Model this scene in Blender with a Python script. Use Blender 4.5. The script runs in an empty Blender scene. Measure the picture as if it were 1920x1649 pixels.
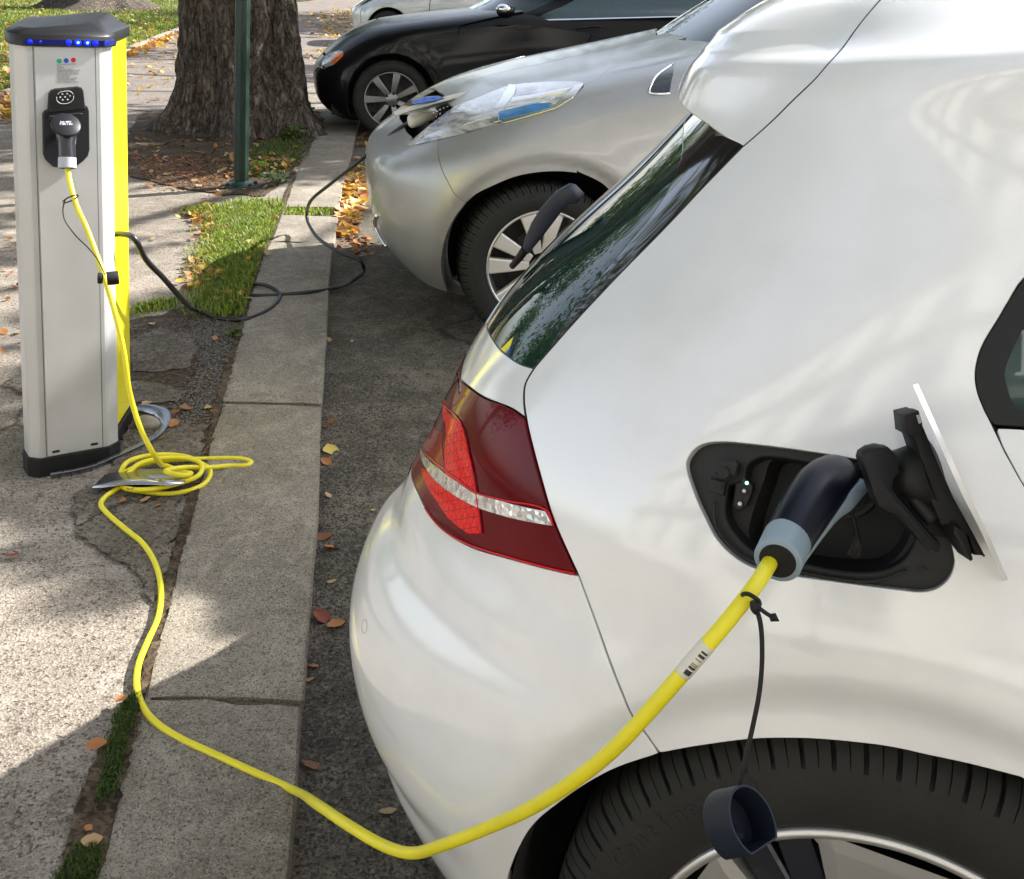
import bpy, bmesh, math, random
import numpy as np
from mathutils import Vector, Matrix
from mathutils.geometry import delaunay_2d_cdt
random.seed(7); RNG = np.random.default_rng(7)
SC = bpy.context.scene; COL = SC.collection
# ------------------------------------------------------------------ camera
CX, CY, FOC, CAMH = 960.0, 480.0, 2071.0, 1.42
PIT = math.atan(543/FOC); ROLL = math.radians(1.5)
cp, sp, cr, sr = math.cos(PIT), math.sin(PIT), math.cos(ROLL), math.sin(ROLL)
VF = np.array([0, cp, -sp]); _r = np.array([1., 0, 0]); _u = np.array([0, sp, cp])
VR = cr*_r + sr*_u; VU = -sr*_r + cr*_u; VO = np.array([0, 0, CAMH])
cd = bpy.data.cameras.new('camera'); cam = bpy.data.objects.new('camera', cd); COL.objects.link(cam)
m = Matrix.Identity(4)
for i in range(3):
    m[i][0], m[i][1], m[i][2], m[i][3] = VR[i], VU[i], -VF[i], VO[i]
cam.matrix_world = m
cd.sensor_fit = 'HORIZONTAL'; cd.sensor_width = 36; cd.lens = FOC/1920*36
cd.shift_y = -(824.5-CY)/1920; cd.clip_start = .05; cd.clip_end = 400
SC.camera = cam
# ------------------------------------------------------------------ light
SUN_AZ, SUN_EL = 29.0, 36.0        # direction TO the sun: azimuth from +X towards +Y
SKY_STR, SUN_STR, EXPO = .115, 5.0, 1.56
w = bpy.data.worlds.new('World'); SC.world = w; w.use_nodes = True
nt = w.node_tree; bg = nt.nodes['Background']
sky = nt.nodes.new('ShaderNodeTexSky'); sky.sky_type = 'NISHITA'; sky.sun_disc = False
sky.sun_elevation = math.radians(SUN_EL); sky.sun_rotation = math.radians(90-SUN_AZ)
sky.air_density = 1.0; sky.dust_density = 1.5
hs = nt.nodes.new('ShaderNodeHueSaturation'); hs.inputs['Saturation'].default_value = .5; nt.links.new(sky.outputs[0], hs.inputs['Color']); nt.links.new(hs.outputs[0], bg.inputs[0]); bg.inputs[1].default_value = SKY_STR
sl = bpy.data.lights.new('sun', 'SUN'); sl.energy = SUN_STR; sl.angle = math.radians(.5); sl.color = (1, .955, .88)
so = bpy.data.objects.new('sun', sl); COL.objects.link(so)
sdir = Vector((math.cos(math.radians(SUN_EL))*math.cos(math.radians(SUN_AZ)), math.cos(math.radians(SUN_EL))*math.sin(math.radians(SUN_AZ)), math.sin(math.radians(SUN_EL))))
so.rotation_euler = sdir.to_track_quat('Z', 'Y').to_euler()
SUND = np.array(sdir)
vs = SC.view_settings; vs.view_transform = 'Standard'; vs.look = 'None'; vs.exposure = EXPO; vs.gamma = 1; vs.use_curve_mapping = False
vs.use_white_balance = True; vs.white_balance_temperature = 6350; vs.white_balance_tint = 11
# ------------------------------------------------------------------ photo geometry helpers
def proj(P):
    d = np.asarray(P, float)-VO; z = d@VF
    return np.stack([CX+FOC*(d@VR)/z, CY-FOC*(d@VU)/z], -1)
def ray(x, y): return VF+VR*(x-CX)/FOC+VU*(CY-y)/FOC
def gp(x, y, z=.03):
    d = ray(x, y); return VO+d*(z-CAMH)/d[2]
def at(x, y, dep): return VO+ray(x, y)*dep
# ------------------------------------------------------------------ materials
def srgb(r, g, b):
    f = lambda c: (c/255/12.92) if c/255 < .04045 else ((c/255+.055)/1.055)**2.4
    return (f(r), f(g), f(b), 1)
def new_mat(name):
    m = bpy.data.materials.new(name); m.use_nodes = True
    return m, m.node_tree.nodes, m.node_tree.links, m.node_tree.nodes['Principled BSDF']
def mat(name, col, rough=.5, metal=0, coat=0, spec=.5, var=0, vscale=20, bump=0, bscale=60, rvar=0, emis=None, estr=0, coat_rough=.03, aniso=0):
    m, N, L, P = new_mat(name)
    P.inputs['Base Color'].default_value = (*col[:3], 1); P.inputs['Roughness'].default_value = rough
    P.inputs['Metallic'].default_value = metal; P.inputs['Coat Weight'].default_value = coat
    P.inputs['Coat Roughness'].default_value = coat_rough; P.inputs['Specular IOR Level'].default_value = spec
    if aniso: P.inputs['Anisotropic'].default_value = aniso
    tc = N.new('ShaderNodeTexCoord')
    if var or rvar:
        n = N.new('ShaderNodeTexNoise'); n.inputs['Scale'].default_value = vscale; n.inputs['Detail'].default_value = 6
        L.new(tc.outputs['Object'], n.inputs['Vector'])
        if var:
            mx = N.new('ShaderNodeMix'); mx.data_type = 'RGBA'
            mx.inputs[6].default_value = (*[c*(1-var) for c in col[:3]], 1); mx.inputs[7].default_value = (*[min(1, c*(1+var)) for c in col[:3]], 1)
            L.new(n.outputs['Fac'], mx.inputs[0]); L.new(mx.outputs[2], P.inputs['Base Color'])
        if rvar:
            mr = N.new('ShaderNodeMapRange'); mr.inputs[1].default_value = .3; mr.inputs[2].default_value = .7
            mr.inputs[3].default_value = max(0, rough-rvar); mr.inputs[4].default_value = rough+rvar
            L.new(n.outputs['Fac'], mr.inputs[0]); L.new(mr.outputs[0], P.inputs['Roughness'])
    if bump:
        n = N.new('ShaderNodeTexNoise'); n.inputs['Scale'].default_value = bscale; n.inputs['Detail'].default_value = 5
        b = N.new('ShaderNodeBump'); b.inputs['Strength'].default_value = 1; b.inputs['Distance'].default_value = bump
        L.new(tc.outputs['Object'], n.inputs['Vector']); L.new(n.outputs['Fac'], b.inputs['Height']); L.new(b.outputs[0], P.inputs['Normal'])
    if emis: P.inputs['Emission Color'].default_value = (*emis[:3], 1); P.inputs['Emission Strength'].default_value = estr
    return m
def ramp(N, L, src, stops):
    r = N.new('ShaderNodeValToRGB'); e = r.color_ramp.elements
    while len(e) > len(stops): e.remove(e[-1])
    while len(e) < len(stops): e.new(.5)
    for k, (p, c) in enumerate(stops): e[k].position = p; e[k].color = (*c[:3], 1)
    L.new(src, r.inputs[0]); return r.outputs[0]
def noise(N, L, vec, scale, detail=5, rough=.55, dist=0, out='Fac'):
    n = N.new('ShaderNodeTexNoise'); n.inputs['Scale'].default_value = scale; n.inputs['Detail'].default_value = detail
    n.inputs['Roughness'].default_value = rough; n.inputs['Distortion'].default_value = dist; L.new(vec, n.inputs['Vector']); return n.outputs[out]
def mix(N, L, a, b, fac, mode='MIX'):
    x = N.new('ShaderNodeMix'); x.data_type = 'RGBA'; x.blend_type = mode
    for i, v in ((6, a), (7, b), (0, fac)):
        if isinstance(v, (tuple, list)): x.inputs[i].default_value = (*v[:3], 1)
        elif isinstance(v, (int, float)): x.inputs[i].default_value = v
        else: L.new(v, x.inputs[i])
    return x.outputs[2]
def math_(N, L, op, a, b=0.0, c=None):
    x = N.new('ShaderNodeMath'); x.operation = op
    for i, v in enumerate((a, b) if c is None else (a, b, c)):
        if isinstance(v, (int, float)): x.inputs[i].default_value = v
        else: L.new(v, x.inputs[i])
    return x.outputs[0]
def voro(N, L, vec, scale, feature='F1', out='Distance', rnd=1):
    v = N.new('ShaderNodeTexVoronoi'); v.feature = feature; v.inputs['Scale'].default_value = scale; v.inputs['Randomness'].default_value = rnd
    L.new(vec, v.inputs['Vector']); return v.outputs[out]
def objco(N): return N.new('ShaderNodeTexCoord').outputs['Object']
# ------------------------------------------------------------------ object helpers
def tag(o, label=None, cat=None, group=None, kind=None):
    if label: o['label'] = label
    if cat: o['category'] = cat
    if group: o['group'] = group
    if kind: o['kind'] = kind
    return o
def empty(name, loc=(0, 0, 0), rz=0, label=None, cat=None, group=None, rot=None):
    o = bpy.data.objects.new(name, None); o.empty_display_size = .1; COL.objects.link(o)
    o.location = loc; o.rotation_euler = rot or (0, 0, rz); tag(o, label, cat, group); return o
def link(name, me, mats=None, parent=None, **kw):
    o = bpy.data.objects.new(name, me); COL.objects.link(o)
    if mats is not None:
        for mm in (mats if isinstance(mats, (list, tuple)) else [mats]): me.materials.append(mm)
    if parent is not None: o.parent = parent
    tag(o, **kw); return o
def pymesh(name, V, Fc, smooth=True, mi=None):
    me = bpy.data.meshes.new(name); me.from_pydata([tuple(map(float, v)) for v in V], [], [tuple(int(i) for i in f) for f in Fc]); 
    if mi is not None: me.polygons.foreach_set('material_index', np.array(mi, dtype=np.int32))
    me.polygons.foreach_set('use_smooth', [smooth]*len(me.polygons)); me.update(); return me
class MB:
    """collects shapes into one mesh"""
    def __init__(s): s.V = []; s.F = []; s.S = []; s.M = []; s.mi = 0
    def add(s, V, Fc, smooth=False):
        b = len(s.V); s.V += [tuple(map(float, v)) for v in V]; s.F += [tuple(int(i)+b for i in f) for f in Fc]; s.S += [smooth]*len(Fc); s.M += [s.mi]*len(Fc); return s
    def box(s, c, d, R=None, bev=0):
        c = np.array(c, float); d = np.array(d, float)/2
        if bev:
            bm = bmesh.new(); bmesh.ops.create_cube(bm, size=1)
            for v in bm.verts: v.co = Vector((v.co.x*2*d[0], v.co.y*2*d[1], v.co.z*2*d[2]))
            bmesh.ops.bevel(bm, geom=bm.edges[:], offset=bev, segments=2, affect='EDGES', profile=.5)
            V = np.array([v.co[:] for v in bm.verts]); bm.verts.index_update(); Fc = [[v.index for v in f.verts] for f in bm.faces]; bm.free()
        else:
            V = np.array([[x, y, z] for x in (-1, 1) for y in (-1, 1) for z in (-1, 1)])*d
            Fc = [(0, 1, 3, 2), (4, 6, 7, 5), (0, 4, 5, 1), (2, 3, 7, 6), (0, 2, 6, 4), (1, 5, 7, 3)]
        if R is not None: V = V@np.array(R).T
        return s.add(V+c, Fc)
    def tube(s, P, r, n=10, closed=False, caps=True, flat=None):
        P = np.array(P, float); K = len(P); rr = np.full(K, r, float) if np.isscalar(r) else np.array(r, float)
        T = np.gradient(P, axis=0) if not closed else (np.roll(P, -1, 0)-np.roll(P, 1, 0)); T /= np.linalg.norm(T, axis=1)[:, None]+1e-12
        a = np.array([0, 0, 1.]) if abs(T[0][2]) < .9 else np.array([1., 0, 0]); nrm = np.cross(T[0], a); nrm /= np.linalg.norm(nrm); V = []
        an = np.linspace(0, 2*np.pi, n, endpoint=False)
        for k in range(K):
            nrm = nrm-T[k]*(nrm@T[k]); nrm /= np.linalg.norm(nrm); b = np.cross(T[k], nrm)
            fx, fy = (1, 1) if flat is None else flat
            V += [P[k]+rr[k]*(np.cos(t)*nrm*fx+np.sin(t)*b*fy) for t in an]
        Fc = []
        for k in range(K if closed else K-1):
            k2 = (k+1) % K
            for j in range(n): Fc.append((k*n+j, k*n+(j+1) % n, k2*n+(j+1) % n, k2*n+j))
        s.add(V, Fc, True)
        if caps and not closed:
            b = len(s.V)-K*n; s.F.append(tuple(b+j for j in range(n))[::-1]); s.F.append(tuple(b+(K-1)*n+j for j in range(n))); s.S += [False]*2; s.M += [s.mi]*2
        return s
    def lathe(s, prof, n=48, axis='y', c=(0, 0, 0), closed=False, frame=None, arc=None):
        """prof: list of (radius, along)"""
        V = []; prof = np.array(prof, float)
        an = np.linspace(0, 2*np.pi, n, endpoint=False) if arc is None else np.linspace(arc[0], arc[1], n)
        if frame is None:
            E = {'y': ((1, 0, 0), (0, 0, 1), (0, 1, 0)), 'z': ((1, 0, 0), (0, 1, 0), (0, 0, 1)), 'x': ((0, 1, 0), (0, 0, 1), (1, 0, 0))}[axis]
        else: E = frame
        e1, e2, e3 = [np.array(e, float) for e in E]; c = np.array(c, float)
        for t in an:
            for (r, h) in prof: V.append(c+r*(math.cos(t)*e1+math.sin(t)*e2)+h*e3)
        K = len(prof); Fc = []
        for j in range(n if arc is None else n-1):
            j2 = (j+1) % n
            for k in range(K if closed else K-1): k2 = (k+1) % K; Fc.append((j*K+k, j*K+k2, j2*K+k2, j2*K+k))
        return s.add(V, Fc, True)
    def prism(s, poly, h0, h1, frame=None, bev=0):
        """extrude 2D poly (ccw) between h0,h1 in frame (origin,ex,ey,ez)"""
        o_, ex, ey, ez = frame if frame is not None else (np.zeros(3), np.array([1., 0, 0]), np.array([0, 1., 0]), np.array([0, 0, 1.]))
        poly = np.array(poly, float); n = len(poly)
        if bev:
            q = inset_poly(poly, bev)
            rings = [(poly, h0), (poly, h1-bev), (poly*.7+q*.3, h1-bev*.3), (q, h1)]
        else: rings = [(poly, h0), (poly, h1)]
        V = [o_+p[0]*ex+p[1]*ey+h*ez for pp, h in rings for p in pp]
        Fc = [(k*n+j, k*n+(j+1) % n, (k+1)*n+(j+1) % n, (k+1)*n+j) for k in range(len(rings)-1) for j in range(n)]
        s.add(V, Fc, False); b = len(s.V)-len(V)
        s.F.append(tuple(b+j for j in range(n))[::-1]); s.F.append(tuple(b+(len(rings)-1)*n+j for j in range(n))); s.S += [False]*2; s.M += [s.mi]*2
        return s
    def sphere(s, c, r, seg=12, sc=(1, 1, 1)):
        V = []; n = seg; m_ = seg//2
        for i in range(m_+1):
            ph = math.pi*i/m_
            for j in range(n): V.append((c[0]+r*sc[0]*math.sin(ph)*math.cos(2*math.pi*j/n), c[1]+r*sc[1]*math.sin(ph)*math.sin(2*math.pi*j/n), c[2]+r*sc[2]*math.cos(ph)))
        return s.add(V, [(i*n+j, (i+1)*n+j, (i+1)*n+(j+1) % n, i*n+(j+1) % n) for i in range(m_) for j in range(n)], True)
    def mesh(s, name, autosmooth=None):
        me = bpy.data.meshes.new(name); me.from_pydata(s.V, [], s.F)
        me.polygons.foreach_set('use_smooth', s.S); me.polygons.foreach_set('material_index', np.array(s.M, dtype=np.int32)); me.update()
        bm = bmesh.new(); bm.from_mesh(me); bmesh.ops.recalc_face_normals(bm, faces=bm.faces[:]); bm.to_mesh(me); bm.free()
        if autosmooth:
            for p in me.polygons: p.use_smooth = True
            me.set_sharp_from_angle(angle=math.radians(autosmooth))
        return me
    def build(s, name, mats, parent=None, autosmooth=None, **kw): return link(name, s.mesh(name, autosmooth), mats, parent, **kw)
def spl(P, n=8, closed=False):
    """Catmull-Rom (centripetal-ish) through points"""
    P = np.array(P, float)
    if len(P) < 3: 
        return np.array([P[0]*(1-t)+P[-1]*t for t in np.linspace(0, 1, n+1)]) if len(P) == 2 else P
    Q = np.vstack([P[-1], P, P[0], P[1]]) if closed else np.vstack([2*P[0]-P[1], P, 2*P[-1]-P[-2]])
    out = []; K = len(P) if closed else len(P)-1
    for i in range(K):
        a, b, c, d = Q[i:i+4]
        t0 = 0; t1 = t0+max(1e-9, np.linalg.norm(b-a))**.5; t2 = t1+max(1e-9, np.linalg.norm(c-b))**.5; t3 = t2+max(1e-9, np.linalg.norm(d-c))**.5
        for t in np.linspace(t1, t2, n, endpoint=False):
            A1 = (t1-t)/(t1-t0)*a+(t-t0)/(t1-t0)*b; A2 = (t2-t)/(t2-t1)*b+(t-t1)/(t2-t1)*c; A3 = (t3-t)/(t3-t2)*c+(t-t2)/(t3-t2)*d
            B1 = (t2-t)/(t2-t0)*A1+(t-t0)/(t2-t0)*A2; B2 = (t3-t)/(t3-t1)*A2+(t-t1)/(t3-t1)*A3
            out.append((t2-t)/(t2-t1)*B1+(t-t1)/(t2-t1)*B2)
    if not closed: out.append(P[-1])
    return np.array(out)
def area(p): return .5*np.sum(p[:, 0]*np.roll(p[:, 1], -1)-np.roll(p[:, 0], -1)*p[:, 1])
def inset_poly(p, g, lock=None):
    """move vertices inward by g (p ccw)"""
    p = np.array(p, float); e = np.roll(p, -1, 0)-p; e /= np.linalg.norm(e, axis=1)[:, None]+1e-12
    n = np.stack([-e[:, 1], e[:, 0]], -1); n0 = np.roll(n, 1, 0); b = n+n0; b /= np.linalg.norm(b, axis=1)[:, None]+1e-12
    k = np.clip((b*n).sum(1), .4, 1); q = p+b*(g/k)[:, None]
    if lock is not None: q[lock] = p[lock]; 
    return q
def resample(p, step, closed=True):
    p = np.array(p, float); q = np.vstack([p, p[:1]]) if closed else p; out = []
    for a, b in zip(q[:-1], q[1:]):
        k = max(1, int(math.ceil(np.linalg.norm(b-a)/step)))
        out += [a+(b-a)*i/k for i in range(k)]
    if not closed: out.append(q[-1])
    return np.array(out)
def dedupe(p, eps=4e-4):
    out = [p[0]]
    for x in p[1:]:
        if np.linalg.norm(x-out[-1]) > eps: out.append(x)
    if np.linalg.norm(out[0]-out[-1]) < eps: out.pop()
    return np.array(out)
def inside(pts, poly):
    x, y = pts[:, 0], pts[:, 1]; r = np.zeros(len(pts), bool); n = len(poly)
    for i in range(n):
        x1, y1 = poly[i]; x2, y2 = poly[(i+1) % n]
        if y1 == y2: continue
        c = ((y1 > y) != (y2 > y)) & (x < (x2-x1)*(y-y1)/(y2-y1)+x1); r ^= c
    return r
def cdt(outline, holes, step, extra=None):
    lo, hi = outline.min(0), outline.max(0)
    gx = np.arange(lo[0]+step*.5, hi[0], step); gy = np.arange(lo[1]+step*.43, hi[1], step)
    G = np.array(np.meshgrid(gx, gy)).reshape(2, -1).T if len(gx) and len(gy) else np.zeros((0, 2))
    def near(G, poly, d):
        if not len(G): return np.zeros(0, bool)
        m_ = np.zeros(len(G), bool)
        for k in range(0, len(G), 4000):
            g = G[k:k+4000]; m_[k:k+4000] = (((g[:, None]-poly[None])**2).sum(-1).min(1) < d*d)
        return m_
    if len(G):
        G = G[inside(G, outline)]
        for h in holes: G = G[~inside(G, h)]
        G = G[~near(G, resample(outline, step*.6), step*.5)]
        for h in holes: G = G[~near(G, resample(h, step*.6), step*.5)]
    V = list(map(tuple, outline)); E = [(i, (i+1) % len(outline)) for i in range(len(outline))]
    for h in holes:
        b = len(V); V += list(map(tuple, h)); E += [(b+i, b+(i+1) % len(h)) for i in range(len(h))]
    V += list(map(tuple, G))
    vo, eo, fo, *_ = delaunay_2d_cdt([Vector(v) for v in V], E, [], 0, 1e-7)
    vo = np.array([v[:] for v in vo]); fo = np.array([f for f in fo if len(f) == 3])
    c = vo[fo].mean(1); k = inside(c, outline)
    for h in holes: k &= ~inside(c, h)
    return vo, fo[k]
class Spline1:
    def __init__(s, x, Y):
        x = np.array(x, float); Y = np.array(Y, float); n = len(x); h = np.diff(x); A = np.eye(n); r = np.zeros((n, Y.shape[1]))
        for i in range(1, n-1):
            A[i, i-1] = h[i-1]; A[i, i] = 2*(h[i-1]+h[i]); A[i, i+1] = h[i]; r[i] = 6*((Y[i+1]-Y[i])/h[i]-(Y[i]-Y[i-1])/h[i-1])
        s.x, s.Y, s.M, s.h = x, Y, np.linalg.solve(A, r), h
    def __call__(s, q):
        q = np.clip(q, s.x[0], s.x[-1]); i = np.clip(np.searchsorted(s.x, q)-1, 0, len(s.x)-2); h = s.h[i][..., None]
        a = (s.x[i+1]-q)[..., None]; b = (q-s.x[i])[..., None]
        return s.M[i]*a**3/(6*h)+s.M[i+1]*b**3/(6*h)+(s.Y[i]/h-s.M[i]*h/6)*a+(s.Y[i+1]/h-s.M[i+1]*h/6)*b
def sstep(a, b, x): t = np.clip((x-a)/(b-a), 0, 1); return t*t*t*(t*(t*6-15)+10)
class Surf:
    T0 = 1.2
    def __init__(s, knots, half, W, yaw, disp=None, tmax=2.0):
        K = np.array(knots, float)   # Z0,k,O,R,xc,n
        d = np.sqrt(np.diff(K[:, 0])**2+np.diff(K[:, 2])**2+.2*np.diff(K[:, 3])**2); s.vk = np.concatenate([[0], np.cumsum(d)])
        s.sp = Spline1(s.vk, K); s.half = half; s.W = np.array(W, float); s.yaw = yaw; s.disp = disp; s.vmax = s.vk[-1]; s.tmax = tmax
        c, n = math.cos(yaw), math.sin(yaw); s.R = np.array([[c, -n, 0], [n, c, 0], [0, 0, 1]])
        s.grid = None
    def __call__(s, tv, disp=True):
        tv = np.atleast_2d(np.asarray(tv, float)); t = tv[:, 0]; v = tv[:, 1]; k = s.sp(v)
        Z, kk, O, R, xc, n = k.T
        th = np.clip(t/s.T0, 0, 1)*np.pi/2; c = np.cos(th); sn = np.sin(th); c = np.maximum(c, 1e-9); sn = np.maximum(sn, 1e-9)
        r = (c**n+sn**n)**(-1/n); B = np.maximum(O+s.half, 0)
        x = xc-(xc-R)*r*c+np.maximum(t-s.T0, 0); y = B*r*sn
        P = np.stack([x, s.half-y, Z+kk*x], -1)
        if disp and s.disp is not None: P = s.disp(P, t, v)
        return P
    def normal(s, tv, e=1.5e-3):
        tv = np.atleast_2d(np.asarray(tv, float)); a = tv.copy(); b = tv.copy(); a[:, 0] = np.maximum(a[:, 0]-e, 1e-6); b[:, 0] += e
        dt = s(b)-s(a); a = tv.copy(); b = tv.copy(); a[:, 1] = np.maximum(a[:, 1]-e, 0); b[:, 1] = np.minimum(b[:, 1]+e, s.vmax)
        dv = s(b)-s(a); N = np.cross(dt, dv); N /= np.linalg.norm(N, axis=1)[:, None]+1e-15
        z = tv[:, 0] < 2e-3; N[z, 1] = 0; N /= np.linalg.norm(N, axis=1)[:, None]+1e-15
        return N
    def world(s, P): return P@s.R.T+s.W
    def local(s, P): return (np.asarray(P, float)-s.W)@s.R
    def inv(s, px, quiet=False):
        if s.grid is None:
            T, V = np.meshgrid(np.linspace(0, s.tmax, 260), np.linspace(0, s.vmax, 200)); g = np.stack([T.ravel(), V.ravel()], -1)
            P = s(g); N = s.normal(g)@s.R.T; Wd = s.world(P); f = ((VO-Wd)*N).sum(1) > 0
            z = (Wd-VO)@VF; f &= z > .05; s.grid = (g[f], proj(Wd[f]), z[f])
        g, q, z = s.grid; out = []
        for p in np.atleast_2d(px):
            d = ((q-p)**2).sum(1); i = np.argmin(d); near = d < d[i]+150
            j = np.where(near)[0]; i = j[np.argmin(z[j]+np.sqrt(d[j])*1e-2)] if z[j].max()-z[j].min() > .3 else i
            x = g[i].copy()
            for _ in range(12):
                J = np.empty((2, 2)); f0 = proj(s.world(s(x)))[0]-p
                if np.hypot(*f0) < .03: break
                for k in range(2):
                    y = x.copy(); y[k] += 1e-4; J[:, k] = (proj(s.world(s(y)))[0]-p-f0)/1e-4
                try: dx = np.linalg.solve(J.T@J+np.eye(2)*1e-1*np.trace(J.T@J)*1e-3, -J.T@f0)
                except Exception: break
                dx *= min(1, .06/(np.linalg.norm(dx)+1e-9)); x = x+dx; x[0] = np.clip(x[0], 0, s.tmax); x[1] = np.clip(x[1], 0, s.vmax)
            e = np.hypot(*(proj(s.world(s(x)))[0]-p))
            if e > 4 and not quiet: print('INV MISS', np.round(p), 'err', round(float(e), 1), 'tv', x.round(3))
            out.append(x)
        return np.array(out)
    def xz(s, x, z, t_side=None):
        """(x,z) on the straight side -> (t,v)"""
        vs_ = np.linspace(0, s.vmax, 500); K = s.sp(vs_); zz = K[:, 0]+K[:, 1]*x; i = np.argmax(zz >= z) if (zz >= z).any() else len(vs_)-1
        v = vs_[i]; xc = K[i, 4]
        if x >= xc: return np.array([s.T0+x-xc, v])
        ts = np.linspace(0, s.T0, 300); P = s(np.stack([ts, np.full(300, v)], -1)); return np.array([ts[np.argmin(abs(P[:, 0]-x))], v])
    def outline(s, *segs, n=6):
        out = []
        for sg in segs:
            kind, pts = sg[0], sg[1]
            tv = s.inv(pts) if kind[0] == 'p' else (np.array([s.xz(*p) for p in pts]) if kind[0] == 'x' else np.array(pts, float))
            out.append(spl(tv, n) if len(tv) > 2 and 'l' not in kind else tv)
        p = dedupe(np.vstack(out)); 
        if area(p) < 0: p = p[::-1]
        return p
    def panel(s, name, outline, mats, parent, inset=.0018, holes=(), step=.012, skirt=.012, off=0.0, mirror=False, seg=.009, bev=.0013, hole_in=0.0, **kw):
        o = resample(outline, seg); lock = o[:, 0] < 1e-4
        o = inset_poly(o, inset, lock) if inset else o; o[lock, 0] = 0
        hs = [resample(h if area(h) > 0 else h[::-1], seg) for h in holes]
        tv, F = cdt(o, hs, step)
        P = s(tv); N = s.normal(tv); P = P+N*off
        V = [P]; NN = [N]; FF = [F]; base = len(P)
        if skirt:
            for ring, sgn in [(o, 1)]+[(h, -1) for h in hs]:
                e = np.roll(ring, -1, 0)-np.roll(ring, 1, 0); nr = np.stack([e[:, 1], -e[:, 0]], -1)*sgn; nr /= np.linalg.norm(nr, axis=1)[:, None]+1e-12
                p0 = s(ring); n0 = s.normal(ring); q = ring+nr*1e-3; q[:, 0] = np.maximum(q[:, 0], 0); d = s(q)-p0; d -= n0*(d*n0).sum(1)[:, None]; d /= np.linalg.norm(d, axis=1)[:, None]+1e-12
                p0 = p0+n0*off; K = len(ring)
                r0 = p0; r1 = p0+d*bev*.7-n0*bev*.35; r2 = p0+d*bev-n0*bev; r3 = p0+d*bev-n0*skirt
                V += [r0, r1, r2, r3]; nn1 = (n0+d); nn1 /= np.linalg.norm(nn1, axis=1)[:, None]
                NN += [n0, nn1, d, d]
                lockr = (ring[:, 0] < 1e-4); j = np.arange(K); j2 = (j+1) % K; ok = ~(lockr & lockr[j2])
                for k in range(3):
                    a = base+k*K; b = base+(k+1)*K
                    f1 = np.stack([a+j, b+j, b+j2], -1)[ok]; f2 = np.stack([a+j, b+j2, a+j2], -1)[ok]
                    if sgn < 0: f1 = f1[:, ::-1]; f2 = f2[:, ::-1]
                    FF += [f1, f2]
                base += 4*K
        V = np.vstack(V); NN = np.vstack(NN); FF = np.vstack(FF)
        if mirror:
            Vm = V.copy(); Vm[:, 1] = 2*s.half-Vm[:, 1]; Nm = NN.copy(); Nm[:, 1] *= -1; FF = np.vstack([FF, FF[:, ::-1]+len(V)]); V = np.vstack([V, Vm]); NN = np.vstack([NN, Nm])
        me = pymesh(name, V, FF); me.normals_split_custom_set_from_vertices([tuple(x) for x in NN])
        return link(name, me, mats, parent, **kw)
    def mirrored(s, o, parent):
        me = o.data.copy(); n = len(me.vertices); co = np.empty(n*3); me.vertices.foreach_get('co', co); co = co.reshape(-1, 3)
        nn = np.array([c.vector[:] for c in me.corner_normals]) if False else None
        vn = np.zeros((n, 3)); ln = np.array([c.vector[:] for c in o.data.corner_normals]); lv = np.empty(len(o.data.loops), int); o.data.loops.foreach_get('vertex_index', lv); vn[lv] = ln
        co[:, 1] = 2*s.half-co[:, 1]; vn[:, 1] *= -1
        F = [tuple(p.vertices)[::-1] for p in o.data.polygons]; m2 = pymesh(o.data.name, co, F); m2.normals_split_custom_set_from_vertices([tuple(x) for x in vn])
        return link(o.name.split('.')[0], m2, list(o.data.materials), parent)
    def line(s, name, P_tv, r, mats, parent, off=0.0, **kw):
        P = s(P_tv)+s.normal(P_tv)*off; return MB().tube(P, r, 6).build(name, mats, parent, **kw)
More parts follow.
